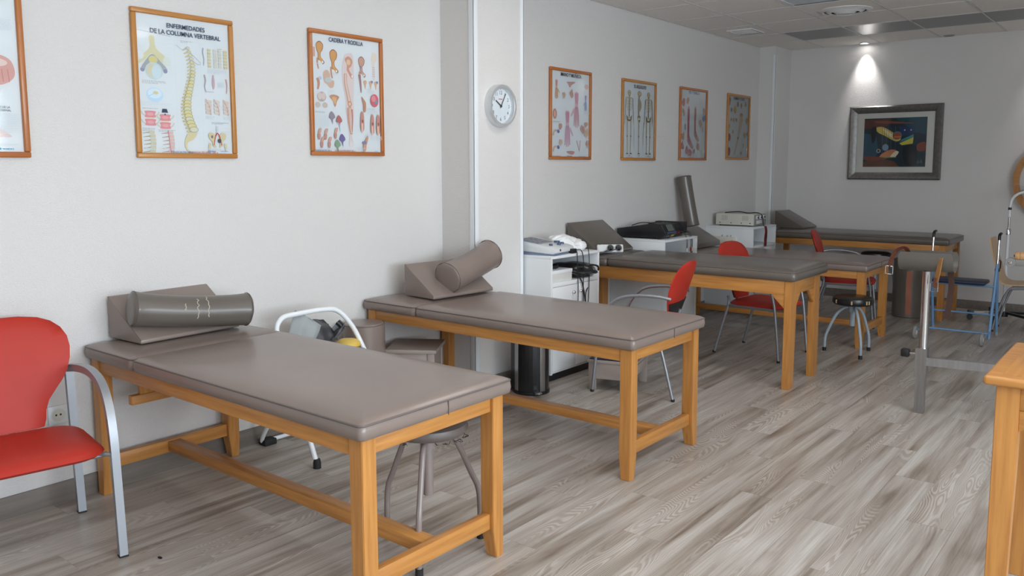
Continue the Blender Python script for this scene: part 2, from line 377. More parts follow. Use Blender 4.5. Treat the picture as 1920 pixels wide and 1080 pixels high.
def leg_mesh(name, m, parent, x0, x1, y0, y1, z1, ix, iy, tz=.12, t=.022):
    """square leg; ix / iy = +1 when the inner side is the +x / +y side (tapered near the floor)"""
    bx0, bx1, by0, by1 = x0, x1, y0, y1
    if iy > 0: by1 -= t
    if iy < 0: by0 += t
    if ix > 0: bx1 -= t*.5
    if ix < 0: bx0 += t*.5
    bm = bmesh.new(); R = []
    for (a, b, c, d, z) in ((bx0, bx1, by0, by1, 0), (x0, x1, y0, y1, tz), (x0, x1, y0, y1, z1)):
        R.append([bm.verts.new(p) for p in ((a, c, z), (b, c, z), (b, d, z), (a, d, z))])
    bm.faces.new(R[0][::-1]); bm.faces.new(R[2])
    for i in range(2):
        for k in range(4): bm.faces.new((R[i][k], R[i][(k+1) % 4], R[i+1][(k+1) % 4], R[i+1][k]))
    bmesh.ops.bevel(bm, geom=bm.edges[:], offset=.0025, segments=2, affect='EDGES')
    return MB().frombm(bm).build(name, m, parent)
def table_a(loc, label, bracket=False):
    t = thing('treatment_table', label, 'table', loc, 0, 'treatment tables along the left wall'); W_ = .75; L0, L1 = .04, 2.01; g = .066; zt = .682
    for ix, (a, b) in ((1, (L0, L0+g)), (-1, (L1-g, L1))):
        for iy, (c, d) in ((1, (0, g)), (-1, (W_-g, W_))): leg_mesh('leg', WZ, t, a, b, c, d, zt, ix, iy)
    for c in (.006, W_-.034): box('side_rail', WX, t, L0+g, L1-g, c, c+.028, zt-.064, zt)
    for a in (L0+.012, L1-.040): box('end_rail', WY, t, a, a+.028, g, W_-g, zt-.062, zt)
    for a in (L0+.016, L1-.05): box('end_stretcher', WY, t, a, a+.034, g, W_-g, .125, .192, .003)
    box('long_stretcher', WX, t, L0+.05, L1-.05, W_/2-.035, W_/2+.035, .135, .185, .003)
    box('slat_board', WX, t, L0+.06, L1-.05, .034, W_-.034, zt-.022, zt-.003)
    m1 = pad('mattress', LEA, t, .497, 2.035, -.022, W_+.028, zt+.002, zt+.058, .027, .022)
    MB().box(2.0385, 2.041, W_/2+.02, W_/2+.024, zt+.004, zt+.056).build('seam', PIPE, m1)
    pad('head_section', LEA, t, .016, .490, -.022, W_+.028, zt+.002, zt+.058, .020, .03)
    if bracket:
        box('support_block', WZ, t, .285, .312, .10, .19, .52, zt-.022)
        box('support_board', WY, t, .28, .317, .055, .69, .482, .527, .003)
    return t
T1 = table_a((0, 1.783, 0), 'nearest treatment table, beside the red armchair, with bolster and wedge at its head', True)
T2 = copy_tree(T1); T2.location = (0, 3.545, 0); T2['label'] = 'second treatment table from the camera, in front of the pillar with the clock'
T4 = copy_tree(T1); T4.location = (0, 7.48, 0); T4['label'] = 'fourth treatment table from the camera, with the black round stool at its foot'
for t in (T2, T4):
    for c in list(t.children):
        if c.name.startswith('support'): bpy.data.objects.remove(c)
# third table: wide legs with corner brackets, thicker cushion
t = thing('treatment_table', 'taller third treatment table with bracketed legs, red chairs on both sides', 'table', (0, 5.757, 0), 0, 'treatment tables along the left wall'); W3 = .60; zt = .785
for a, b in ((.05, .10), (1.95, 2.0)):
    for iy, (c, d) in ((1, (0, .11)), (-1, (W3-.11, W3))): leg_mesh('leg', WZ, t, a, b, c, d, zt, 0, iy, .5, .012)
for c in (.004, W3-.032): box('side_rail', WX, t, .10, 1.95, c, c+.028, zt-.10, zt)
for a in (.06, 1.965): box('end_rail', WY, t, a, a+.028, .11, W3-.11, zt-.10, zt)
for x, s in ((.10, 1), (1.95, -1)):
    for c in (.006, W3-.034): MB().prism([(x, zt-.10), (x+s*.10, zt-.10), (x, zt-.20)], c, c+.028, 'y', .002).build('corner_bracket', WX, t)
for y, s in ((.11, 1), (W3-.11, -1)): MB().prism([(y, zt-.10), (y+s*.10, zt-.10), (y, zt-.21)], 1.967, 1.992, 'x', .002).build('corner_bracket', WY, t)
box('slat_board', WX, t, .09, 1.965, .033, W3-.033, zt-.02, zt-.003)
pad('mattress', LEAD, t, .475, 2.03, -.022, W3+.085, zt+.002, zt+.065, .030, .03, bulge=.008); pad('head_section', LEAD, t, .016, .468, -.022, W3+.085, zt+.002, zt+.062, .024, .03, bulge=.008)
# fifth table along the back wall
t = thing('treatment_table', 'treatment table set lengthwise along the back wall, with a wedge at its left end', 'table', (.33, 9.36, 0)); zt = .785; L5, W5 = 1.935, .70
for ix, (a, b) in ((1, (0, .06)), (-1, (L5-.06, L5))):
    for iy, (c, d) in ((1, (0, .06)), (-1, (W5-.06, W5))): leg_mesh('leg', WZ, t, a, b, c, d, zt, ix, iy)
for c in (.005, W5-.033): box('side_rail', WX, t, .06, L5-.06, c, c+.028, zt-.068, zt)
for a in (.01, L5-.038): box('end_rail', WY, t, a, a+.028, .06, W5-.06, zt-.068, zt); box('end_stretcher', WY, t, a, a+.03, .06, W5-.06, .13, .19)
box('slat_board', WX, t, .04, L5-.04, .034, W5-.034, zt-.02, zt-.003)
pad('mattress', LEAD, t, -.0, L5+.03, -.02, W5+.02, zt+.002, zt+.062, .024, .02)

def wedge(label, loc, rz, L, Wd, H, lip=.018, m=LEA):
    t = thing('wedge_cushion', label, 'cushion', loc, rz, 'wedge cushions on the tables')
    b = MB().prism([(0, 0), (L, 0), (L, lip), (.012, H), (0, H)], 0, Wd, 'y', .006, seg=3).build('cover', m, t)
    for y in (.003, Wd-.003): MB().tube([(.004, y, H-.002), (L-.004, y, lip-.001)], .003, 6).build('piping', PIPE, b)
    MB().tube([(L-.003, .004, .003), (L-.003, Wd-.004, .003)], .003, 6).build('piping', PIPE, b)
    return t
wedge('wedge cushion under the bolster on the nearest table', (.022, 1.885, .765), math.radians(3), .285, .55, .205)
wedge('wedge cushion under the tilted bolster on the second table', (.185, 3.735, .765), math.radians(-4), .285, .54, .205)
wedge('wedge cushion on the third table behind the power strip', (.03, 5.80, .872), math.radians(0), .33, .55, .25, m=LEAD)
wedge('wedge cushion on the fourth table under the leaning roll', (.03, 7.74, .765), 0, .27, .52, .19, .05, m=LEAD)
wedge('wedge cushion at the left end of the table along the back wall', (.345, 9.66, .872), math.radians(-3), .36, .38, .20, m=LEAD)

def bolster(label, a, b, r, bend=0, m=LEAD, cracks=False, pucker=True):
    a, b = Vector(a), Vector(b); d = b-a; L = d.length; X = d.normalized(); up_ = Vector((0, 0, 1)); Y = up_.cross(X).normalized() if abs(X.z) < .97 else Vector((0, 1, 0)); Z = X.cross(Y)
    R = Matrix((X, Y, Z)).transposed()
    t = thing('bolster', label, 'cushion', tuple((a+b)/2), 0, 'round bolsters on the tables'); n = 32
    prof = [(0, -.5), (.55, -.503), (.88, -.497), (.985, -.488), (1.015, -.478), (1.0, -.46)]; prof += [(1.0 - .06*(1-(2*u)**2), u) for u in [-.4+.08*i for i in range(11)]]
    prof += [(q, -h) for q, h in prof[:6][::-1]]; vs = []; fs = []
    for i, (q, h) in enumerate(prof):
        for k in range(n):
            an = 2*PI*k/n; rr = q*r
            if pucker and .5 < q and abs(h) > .455: rr *= 1+.018*math.cos(an*8)
            x = h*L; vs.append(R @ Vector((x, rr*math.cos(an), rr*math.sin(an)+bend*(2*h)**2)))
    for i in range(len(prof)-1):
        for k in range(n): fs.append([i*n+k, i*n+(k+1) % n, (i+1)*n+(k+1) % n, (i+1)*n+k])
    MB().add(vs, fs, True).build('cover', m, t, sharp=50)
    for h in (-.478, .478):
        MB().tube([R @ Vector((h*L, 1.02*r*math.cos(2*PI*k/24), 1.02*r*math.sin(2*PI*k/24)+bend*.91)) for k in range(24)], .003, 5, closed=True).build('piping', PIPE, t)
    if cracks:
        CR = mat('cracked_cover_lining', (.55, .50, .42), .8); rnd = random.Random(3)
        for x0, a0, a1 in ((.005, -.35, 1.0), (.055, -.25, 1.25), (-.06, .15, .6)):
            P = []
            for i in range(12):
                an = a0+(a1-a0)*i/11; x = x0+rnd.uniform(-.006, .006); rr = r*(1.002-.06*(1-(2*x/L)**2))
                P.append(R @ Vector((x, -rr*math.cos(an), rr*math.sin(an)+bend*(2*x/L)**2)))
            MB().tube(P, .0022, 5).build('crack', CR, t)
    return t
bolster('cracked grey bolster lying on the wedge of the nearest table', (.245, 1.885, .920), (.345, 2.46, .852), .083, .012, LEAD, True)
bolster('smooth brown bolster propped up on the second table in front of the pillar', (.445, 3.865, .874), (.415, 4.34, .992), .100, .012, LEA)
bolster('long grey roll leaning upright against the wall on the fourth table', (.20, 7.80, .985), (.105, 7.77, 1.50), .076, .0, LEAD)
# ================================================================ chairs
def chair(label, loc, rz, square=False):
    t = thing('armchair', label, 'chair', loc, rz, 'red upholstered armchairs')
    for s in (1, -1):
        if square:
            P = spline([(.30, .275*s, .004), (.272, .275*s, .30), (.248, .275*s, .50), (.205, .275*s, .62), (.13, .273*s, .695), (.0, .268*s, .725), (-.16, .262*s, .715), (-.33, .255*s, .685)], 5)
            MB().tube(P, 0, 8, sq=(.016, .016)).build('arm', SIL, t, sharp=50)
            MB().tube([(-.30, .268*s, .004), (-.335, .257*s, .69)], 0, 8, sq=(.017, .017)).build('rear_leg', SIL, t, sharp=50)
            MB().tube([(.262, .268*s, .425), (.20, .22*s, .425)], .008, 8).build('seat_bracket', SIL, t)
            box('foot_cap', RUB, t, .283, .317, .275*s-.018, .275*s+.018, 0, .008); box('foot_cap', RUB, t, -.318, -.282, .268*s-.018, .268*s+.018, 0, .008)
        else:
            P = spline([(.29, .27*s, .004), (.265, .27*s, .25), (.235, .27*s, .48), (.19, .27*s, .60), (.10, .268*s, .685), (-.03, .264*s, .715), (-.18, .255*s, .715), (-.265, .235*s, .70)], 5)
            MB().tube(P, .0115, 10).build('arm', SIL, t)
            MB().tube(spline([(-.30, .265*s, .004), (-.235, .255*s, .25), (-.185, .245*s, .435), (-.20, .23*s, .50)], 5), .0115, 10).build('rear_leg', SIL, t)
            MB().tube([(-.19, .245*s, .425), (.24, .262*s, .425)], .011, 10).build('seat_rail', SIL, t)
            for x, y in ((.29, .27), (-.30, .265)): MB().lathe([(0, 0), (.013, 0), (.014, .008), (.012, .018)], 12, (x, y*s, 0)).build('foot_cap', RUB, t)
    MB().tube([(.20, -.262, .415), (.20, .262, .415)], .010, 8).build('cross_bar', SIL, t)
    MB().tube([(-.16, -.24, .415), (-.16, .24, .415)], .010, 8).build('cross_bar', SIL, t)
    # seat
    pad('seat', RED, t, -.20, .275, -.245, .245, .420, .452, .030, .11, pipe=False, bulge=.012)
    # backrest lofted from rows (height, half width)
    rows = [(.47, .115), (.50, .125), (.54, .13), (.58, .145), (.62, .175), (.66, .207), (.70, .230), (.75, .246), (.80, .252), (.845, .246), (.885, .225), (.915, .19), (.935, .14), (.945, .07)]
    def surf(lo, hi, th, nm, m, off):
        R = [q for q in rows if lo <= q[0] <= hi]; n = 9; vs = []; fs = []; K = 2*n
        for z, hw in R:
            for side in (1, -1):
                for i in range(n):
                    u = -1+2*i/(n-1) if side > 0 else 1-2*i/(n-1)
                    y = u*hw; e = 1-abs(u)**4*.75; ez = min(1, (.955-z)/.05)**.5 if z > .90 else 1
                    x = -.195-.24*(z-.47)-.12*(z-.47)**2 + .28*y*y + side*th*e*ez + off
                    vs.append((x, y, z))
        for i in range(len(R)-1):
            for k in range(K): fs.append([i*K+k, i*K+(k+1) % K, (i+1)*K+(k+1) % K, (i+1)*K+k])
        fs.append(list(range(K))); fs.append([(len(R)-1)*K+k for k in range(K)])
        return MB().add(vs, fs, True).build(nm, m, t, sharp=70)
    surf(.47, .95, .021, 'backrest', RED, 0)
    if not square: surf(.47, .66, .012, 'back_shell', BLK, -.0125)
    else:
        MB().tube([(-.335, -.257, .69), (-.30, -.2, .70)], .008, 8).build('back_bracket', SIL, t); MB().tube([(-.335, .257, .69), (-.30, .2, .70)], .008, 8).build('back_bracket', SIL, t)
    MB().tube(spline([(-.17, 0, .418), (-.235, 0, .43), (-.245, 0, .52), (-.262, 0, .60)], 4), .012, 8).build('back_post', SIL, t)
    return t
chair('red armchair with square silver legs by the left wall, nearest the camera', (.4475, 1.316, 0), math.radians(-9.85), True)
chair('red armchair seen from behind between the second and third tables', (1.146, 5.185, 0), math.radians(191.3))
chair('red armchair tucked in behind the third treatment table', (1.364, 6.819, 0), math.radians(-4.5))
chair('red armchair behind the fourth table, nearest the back wall', (1.477, 8.7065, 0), math.radians(12.8))

# ================================================================ stools, rolls, steps
def stool(label, loc, rz, h, m_leg, m_seat, rb=.205, thick=.055, r=.165, high=False):
    t = thing('round_stool', label, 'stool', loc, rz, 'round screw stools'); hub = h-thick-.03
    MB().lathe([(0, h-thick), (r-.012, h-thick), (r, h-thick+.012), (r+.003, h-thick*.55), (r-.003, h-.014), (r-.03, h-.003), (0, h+.002)], 36).build('seat', m_seat, t)
    MB().lathe([(0, .24), (.021, .24), (.021, hub+.03), (0, hub+.03)], 16).build('column', m_leg, t)
    MB().lathe([(0, hub-.04), (.032, hub-.04), (.034, hub+.028), (0, hub+.03)], 18).build('hub', m_leg, t)
    for k in range(3):
        a = 2*PI/3*k; c, s = math.cos(a), math.sin(a); pr = [(.03, hub), (.085, hub), (.125, hub-.025), (rb-.035, .30), (rb-.006, .235), (rb+.004, .16), (rb+.006, .0)]
        if high: pr = [(.03, hub), (.07, hub-.01), (.13, hub-.07), (.185, hub-.19), (rb, .12), (rb+.004, .0)]
        MB().tube(spline([(c*q, s*q, z) for q, z in pr], 5), .0125, 10).build('leg', m_leg, t)
        q = pr[-1][0]; MB().lathe([(0, 0), (.016, 0), (.016, .03), (.0128, .032)], 14, (c*q, s*q, 0)).build('foot_cap', RUB, t)
    return t
BRP = mat('taupe_enamel', (.26, .215, .20), .3)
GRB = mat('grey_blue_enamel', (.34, .40, .45), .35)
s1 = stool('taupe round stool under the nearest treatment table', (1.735, 2.375, 0), math.radians(65), .565, BRP, PIPE, .23)
FRG = mat('frayed_lining', (.02, .02, .02), .9)
for k in range(22):
    a = random.uniform(0, 2*PI); q = .155; m = MB(); P = [(q*math.cos(a)+random.uniform(-.02, .02), q*math.sin(a)+random.uniform(-.02, .02), .508-random.uniform(0, .012)) for i in range(4)]
    m.tube(spline(P, 3), .0011, 4).build('loose_thread', FRG, s1)
s2 = stool('black round stool with worn edges at the foot of the fourth table', (1.985, 7.262, 0), math.radians(66), .50, GRB, BVIN, .215, .07, .165, True)
for a in (-2.2, -1.35, -.45, -.6): MB().box(.162, .1705, -.006, .006, .445, .475, .002, rot=Rz(a-math.radians(66))).build('worn_patch', mat('worn_foam', (.5, .38, .2), .8), s2)
stool('tall black round stool under the table along the back wall', (1.52, 9.62, 0), .3, .66, GRB, BVIN, .2, .06, .155, True)
def roll(label, loc, r, h, m):
    t = thing('upright_roll', label, 'cushion', loc, 0, 'upright cylindrical rolls')
    o = MB().lathe([(0, 0), (r-.008, 0), (r, .008), (r+.002, h*.5), (r, h-.012), (r-.012, h), (0, h+.004)], 36).build('cover', m, t)
    MB().tube([((r-.002)*math.cos(2*PI*k/32), (r-.002)*math.sin(2*PI*k/32), h-.007) for k in range(32)], .003, 5, closed=True).build('piping', PIPE, o)
    return t
roll('upright brown padded roll standing beside the second table head', (.198, 3.372, 0), .128, .64, LEA)
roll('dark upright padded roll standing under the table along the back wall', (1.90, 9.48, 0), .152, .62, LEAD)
# wooden step box (taupe) under the second table
t = thing('step_box', 'taupe wooden step box with a lid under the second table', 'step stool', (.285, 3.735, 0), math.radians(33.5))
box('lid', TAUP, t, -.165, .165, -.175, .175, .425, .452, .008)
for x in (-.15, .105):
    for y in (-.16, .115): box('corner_post', TAUP, t, x, x+.045, y, y+.045, 0, .425, .003)
for y in (-.15, .14): box('panel', TAUP, t, -.105, .105, y, y+.012, .04, .425, .001)
for x in (-.14, .13): box('panel', TAUP, t, x, x+.012, -.115, .115, .04, .425, .001)
# low step bench under chair
t = thing('low_step', 'low taupe step bench with a dark mat beneath the red armchair', 'step stool', (.86, 4.895, 0), math.radians(16))
for y in (.0, .355):
    MB().prism([(.0, 0), (.055, 0), (.055, .085), (.285, .085), (.285, 0), (.34, 0), (.34, .20), (.0, .20)], y, y+.025, 'y', .003).build('side_board', TAUP, t)
for x, a, b in ((.0, .045, .11), (.318, .12, .19)): box('rail', TAUP, t, x, x+.022, .025, .355, a, b)
box('rail', TAUP, t, .0, .022, .025, .355, .14, .195)
box('top_board', TAUP, t, -.008, .348, -.008, .388, .20, .222, .004); box('mat', NAVY, t, .005, .335, .005, .375, .222, .23, .002)
# pedal bin
t = thing('pedal_bin', 'dark steel pedal bin with a shiny rim strip beside the pillar', 'bin', (.57, 4.60, 0), math.radians(-35))
DST = mat('dark_steel', (.045, .045, .048), .3, metal=.6)
def halfround(r, d, n=14): return [(-d, -r), (0, -r)]+[(r*math.sin(PI*k/n), -r*math.cos(PI*k/n)) for k in range(1, n)]+[(0, r), (-d, r)]
MB().prism(halfround(.125, .10), .02, .46, 'z', .003).build('body', DST, t); MB().prism(halfround(.131, .102), 0, .022, 'z', .003).build('base_ring', BLK, t)
MB().prism(halfround(.128, .10), .465, .50, 'z', .006).build('lid', STEEL, t)
for a in (-75, 20): MB().box(.1245, .128, -.022, .022, .025, .458, .001, rot=Rz(math.radians(a))).build('steel_strip', STEEL, t)
MB().prism([(.0, -.03), (.05, -.024), (.06, 0), (.05, .024), (.0, .03)], .018, .03, 'z', .003, rot=None).build('pedal', STEEL, t).location = (.12, 0, 0)
# white folding tube frame with bags
t = thing('folding_frame', 'white tubular folding seat frame standing against the left wall', 'folding seat', (.3, 2.95, 0))
fl = spline([(.60, 2.675, .02), (.50, 2.665, .28), (.36, 2.66, .62), (.31, 2.655, .715), (.30, 2.70, .775), (.30, 2.80, .785), (.30, 2.98, .785), (.305, 3.08, .765), (.33, 3.155, .68), (.37, 3.205, .55), (.50, 3.235, .28), (.60, 3.245, .02)], 6)
MB().tube(fl, .0145, 12).build('front_loop', WTUBE, t, True)
rl = spline([(.40, 2.70, .50), (.22, 2.70, .25), (.075, 2.70, .05), (.06, 2.74, .022), (.06, 2.95, .02), (.06, 3.16, .022), (.075, 3.20, .05), (.22, 3.20, .25), (.40, 3.20, .50)], 6)
MB().tube(rl, .012, 12).build('rear_loop', WTUBE, t, True)
for y in (2.675, 3.245): MB().lathe([(0, 0), (.021, 0), (.021, .03), (.017, .05)], 16, (.603, y, 0)).build('foot_cap', RUB, t, True)
MB().box(.035, .10, 2.70, 2.78, 0, .035, .006).build('rubber_pad', RUB, t, True); MB().box(.035, .10, 3.12, 3.20, 0, .035, .006).build('rubber_pad', RUB, t, True)
box('seat_panel', BVIN, t, .14, .42, 2.70, 3.19, .515, .54, .006, True)
def soft(name, label, cat, m, pts, th, loc, group=None, par=None):
    """a cloth pouch: quad patch of corner points, puffed"""
    A, B, C_, D = [Vector(p) for p in pts]; n = 10; vs = []; fs = []; N = (C_-A).cross(D-B).normalized(); rnd = random.Random(len(label))
    for s in (1, -1):
        for i in range(n+1):
            for j in range(n+1):
                u, v = i/n, j/n; p = A*(1-u)*(1-v)+B*u*(1-v)+C_*u*v+D*(1-u)*v; e = (16*u*(1-u)*v*(1-v))**.5
                vs.append(p+N*(s*th*e+.006*math.sin(u*9+v*4)+.004*math.sin(v*13)))
    K = (n+1)**2
    for s in (0, 1):
        for i in range(n):
            for j in range(n):
                a = s*K+i*(n+1)+j; q = [a, a+n+1, a+n+2, a+1]; fs.append(q if s == 0 else q[::-1])
    t = thing(name, label, cat, loc, 0, group); b = MB().add(vs, fs, True).build('cover', m, t, True, sharp=80)
    E = [A+(B-A)*k/8 for k in range(9)]+[B+(C_-B)*k/8 for k in range(1, 9)]; MB().tube([p+N*(.006*math.sin((min(k, 8)/8)*9+(max(k-8, 0)/8)*4)) for k, p in enumerate(E)], .003, 5).build('hem', m, b, True); return t
GCL = mat('grey_coated_cloth', (.30, .325, .33), .5); DCL = mat('charcoal_coated_cloth', (.055, .055, .06), .4)
g1 = soft('weight_pouch', 'pale grey flat weight pouch on the white folding seat', 'pouch', GCL, [(.31, 2.70, .60), (.27, 2.81, .80), (.33, 2.94, .70), (.37, 2.84, .58)], .014, (.3, 2.85, .54), 'weight pouches on the folding seat')
MB().tube([(.355, 2.72, .605), (.355, 2.735, .615), (.355, 2.75, .61)], .002, 5).build('buckle', CHR, g1, True)
d1 = soft('weight_pouch', 'charcoal rolled weight pouch on the white folding seat', 'pouch', DCL, [(.27, 2.86, .735), (.25, 3.02, .715), (.32, 3.07, .60), (.36, 2.92, .57)], .022, (.3, 2.97, .54), 'weight pouches on the folding seat')
for k in range(3):
    MB().tube(spline([(.30+.02*k, 2.99+.015*k, .60+.012*k), (.31+.02*k, 3.05, .625+.02*k), (.33, 3.075, .665), (.31, 3.06, .69)], 5), 0, 8, sq=(.004, .035)).build('folded_flap', DCL, d1, True)
MB().tube(spline([(.27, 2.85, .725), (.28, 2.90, .70), (.27, 2.96, .685), (.26, 3.03, .69)], 5), 0, 8, sq=(.004, .022)).build('strap', DCL, d1, True)
t = thing('yellow_ball', 'yellow disc lying at the edge of the white folding seat', 'disc', (.34, 3.125, .541))
MB().lathe([(0, 0), (.06, 0), (.072, .016), (.07, .035), (.05, .05), (0, .055)], 28).build('cover', mat('yellow_rubber', (.75, .52, .10), .5), t)
MB().lathe([(.071, .012), (.075, .018), (.071, .024)], 28).build('rim', mat('yellow_rim', (.65, .45, .08), .5), t); t['category'] = 'disc'; t.name = 'yellow_disc'

# ================================================================ white cabinets with apparatus
def cabinet(label, y0, loose=False):
    Wc, D, H = .645, .555, .945; t = thing('cabinet', label, 'cabinet', (.002, y0, 0), 0, 'white cabinets between the tables'); k = .02
    box('side_panel', WHITE, t, 0, D, 0, k, .06, H-k, .001); box('side_panel', WHITE, t, 0, D, Wc-k, Wc, .06, H-k, .001)
    box('top_panel', WHITE, t, 0, D, 0, Wc, H-k, H, .0015); box('bottom_panel', WHITE, t, 0, D-.02, k, Wc-k, .06, .08, .001)
    box('shelf', WHITE, t, .01, D, k, Wc-k, .715, .745, .001); box('back_panel', WHITE, t, 0, .01, k, Wc-k, .08, H-k, .0005)
    box('plinth', BLK, t, .03, D-.04, .02, Wc-.02, 0, .06, .001)
    for i in range(2):
        a = k+.002+i*(Wc/2-k); d = box('door', WHITE, t, D-.018, D, a, a+Wc/2-k-.004, .085, .712, .0015)
        y = a+(Wc/2-k-.004-.045 if i == 0 else .045); MB().lathe([(.004, 0), (.004, .012), (.011, .016), (.012, .022), (.008, .026), (0, .027)], 14, (D, y, .655), 'x').build('knob', CHR, d)
    return t
cabinet('white cabinet beside the pillar with a console and tissues on top', 4.850)
cabinet('white cabinet behind the third table carrying black apparatus', 6.555)
cabinet('white cabinet near the back corner carrying a cream apparatus', 8.52)
HT = .945
# console on the first cabinet
t = thing('therapy_console', 'white sloping electrotherapy console with blue knobs on the first cabinet', 'apparatus', (.36, 5.03, HT), math.radians(8))
WPL = mat('white_plastic', (.70, .72, .72), .4); BPL = mat('blue_plastic', (.06, .09, .20), .4); BGP = mat('blue_grey_plastic', (.17, .21, .31), .45)
MB().prism([(-.19, .0), (.175, .0), (.16, .012), (-.19, .03)], -.15, .15, 'y', .004).build('base', BGP, t)
MB().prism([(-.19, .03), (.16, .012), (.178, .022), (.172, .052), (.13, .066), (-.19, .11)], -.155, .155, 'y', .006).build('housing', WPL, t)
sl = lambda x: .066+(.13-x)*(.044/.32)
MB().prism([(-.17, sl(-.17)-.003), (.02, sl(.02)-.003), (.02, sl(.02)+.002), (-.17, sl(-.17)+.002)], -.13, .10, 'y', .001).build('display_panel', BGP, t)
for i in range(4):
    for j in range(3): MB().box(.0-.045*i, .028-.045*i, -.11+.06*j, -.075+.06*j, sl(.014-.045*i)-.001, sl(.014-.045*i)+.006, .002).build('key', GREYP, t)
for x, y, r in ((.05, .11, .024), (.10, .10, .015), (.115, .02, .014), (.10, -.08, .014)): MB().lathe([(r, 0), (r, .012), (r*.9, .016), (0, .017)], 20, (x, y, sl(x)-.003)).build('knob', BPL, t)
MB().lathe([(.009, 0), (.009, .003), (0, .003)], 14, (.1745, -.07, .038), 'x').build('jack_socket', BLK, t)
# tissues
t = thing('tissue_heap', 'crumpled white tissue paper beside the console on the first cabinet', 'tissue', (.34, 5.335, HT)); rnd = random.Random(5)
def crumple(cx, cy, cz, rx, ry, rz, seed):
    bm = bmesh.new(); bmesh.ops.create_icosphere(bm, subdivisions=4, radius=1); rn = random.Random(seed); W_ = [(Vector((rn.gauss(0, 1), rn.gauss(0, 1), rn.gauss(0, 1))), rn.uniform(0, 6)) for _ in range(9)]
    for v in bm.verts:
        p = v.co.copy(); h = 1+sum(.10*abs(math.sin(w.dot(p)*2.1+f))-.05 for w, f in W_); v.co = Vector((cx+p.x*rx*h, cy+p.y*ry*h, max(cz+p.z*rz*h, .001)))
    return MB().frombm(bm)
TIS = mat('tissue_paper', (.86, .86, .86), .85)
for k, a in enumerate(((0, 0, .05, .085, .10, .062, 3), (.06, .05, .035, .08, .07, .045, 8), (-.02, -.07, .085, .06, .07, .035, 13))): crumple(*a).build('tissue', TIS, t)
t = thing('plug_adapter', 'black plug block at the front edge of the first cabinet top', 'plug', (.52, 5.17, HT)); box('block', BLK, t, -.02, .025, -.03, .03, 0, .035, .005)
MB().tube(spline([(.02, .0, .02), (.045, 0, .012), (.05, 0, -.06), (.052, .01, -.25), (.056, .0, -.45), (.05, -.01, -.62)], 6), .0035, 6).build('cable', BLK, t)
MB().tube(spline([(.02, .02, .025), (.05, .05, .02), (.055, .075, -.06), (.052, .08, -.25), (.06, .07, -.45), (.055, .10, -.70)], 6), .0035, 6).build('cable', BLK, t)
MB().tube(spline([(-.10, .22, .06), (-.02, .20, .08), (.03, .175, .02), (.045, .17, -.08), (.05, .16, -.30), (.05, .13, -.62)], 6), .0035, 6).build('cable', BLK, t)
MB().tube(spline([(.04, .16, -.28), (.06, .10, -.33), (.065, .11, -.48), (.055, .19, -.66)], 6), .004, 6).build('cable', BLK, t)
MB().tube(spline([(-.15, -.13, -.155), (-.02, -.02, -.15), (.045, .04, -.19), (.055, .085, -.30), (.06, .11, -.5), (.05, .12, -.7)], 6), .005, 6).build('cable', BLK, t)
# shelf of the first cabinet
t = thing('white_tray_box', 'white box with coiled leads on it on the first cabinet shelf', 'box', (.37, 5.03, .745)); box('box_body', mat('offwhite_card', (.66, .66, .62), .6), t, -.2, .165, -.155, .12, 0, .085, .003)
box('lid_edge', WHITE, t, -.2, .168, -.157, .122, .06, .088, .002)
m = MB(); m.tube(spline([(.02+.11*math.cos(a)*(.8+.05*(k % 3)), -.02+.09*math.sin(a), .095+.006*(k % 4)) for k, a in enumerate([i*.7 for i in range(34)])], 3), .005, 6); m.build('coiled_lead', BLK, t)
t = thing('black_bag', 'black bag stuffed in the first cabinet shelf', 'bag', (.42, 5.33, .746))
crumple(0, 0, .05, .17, .13, .052, 21).build('bag_body', BVIN, t); MB().tube(spline([(.12, -.06, .09), (.17, .0, .10), (.19, .06, .085), (.17, .10, .05)], 5), .008, 6).build('handle', BVIN, t)
# black apparatus on the second cabinet
t = thing('black_apparatus', 'long black apparatus with a grey display on the second cabinet', 'apparatus', (.30, 6.73, HT), math.radians(4))
MB().prism([(-.27, .012), (.19, .012), (.23, .05), (.18, .135), (.10, .145), (-.27, .085)], -.12, .12, 'y', .006).build('housing', BLK, t)
nrm = Matrix.Rotation(math.atan2(.085, -.05), 3, 'Y')
MB().prism([(.189, .128), (.2215, .071), (.2235, .073), (.191, .130)], -.06, .07, 'y').build('display', mat('lcd', (.10, .12, .10), .3), t)
MB().prism([(.2240, .064), (.2305, .0535), (.232, .055), (.2255, .0655)], -.10, .10, 'y').build('blue_stripe', mat('blue_stripe', (.03, .06, .16), .4), t)
box('yellow_label', mat('amber_label', (.62, .36, .03), .5), t, .205, .212, .03, .08, .024, .040, .0005)
for y in (-.07, -.035): MB().lathe([(.008, 0), (.008, .006), (0, .007)], 12, (.206, y, .03), 'x').build('jack', STEEL, t)
for x in (-.24, .15):
    for y in (-.10, .10): MB().lathe([(0, 0), (.012, 0), (.012, .014)], 10, (x, y, 0)).build('foot', RUB, t)
MB().tube(spline([(-.2, .05, .105), (-.1, .03, .135), (.0, .06, .135), (.08, .02, .152), (.14, .06, .15), (.1, .13, .14)], 6), .004, 6).build('cable', BLK, t)
t = thing('finned_unit', 'black finned power unit behind the display apparatus on the second cabinet', 'apparatus', (.33, 7.02, HT), math.radians(4))
box('housing', BLK, t, -.15, .12, -.10, .09, .004, .125, .006)
for k in range(5): box('fin', BLK, t, -.14, .15, .04+.018*k, .049+.018*k, .03, .135, .001)
box('red_switch', mat('red_switch', (.35, .02, .015), .4), t, .12, .13, -.04, .01, .035, .055, .001)
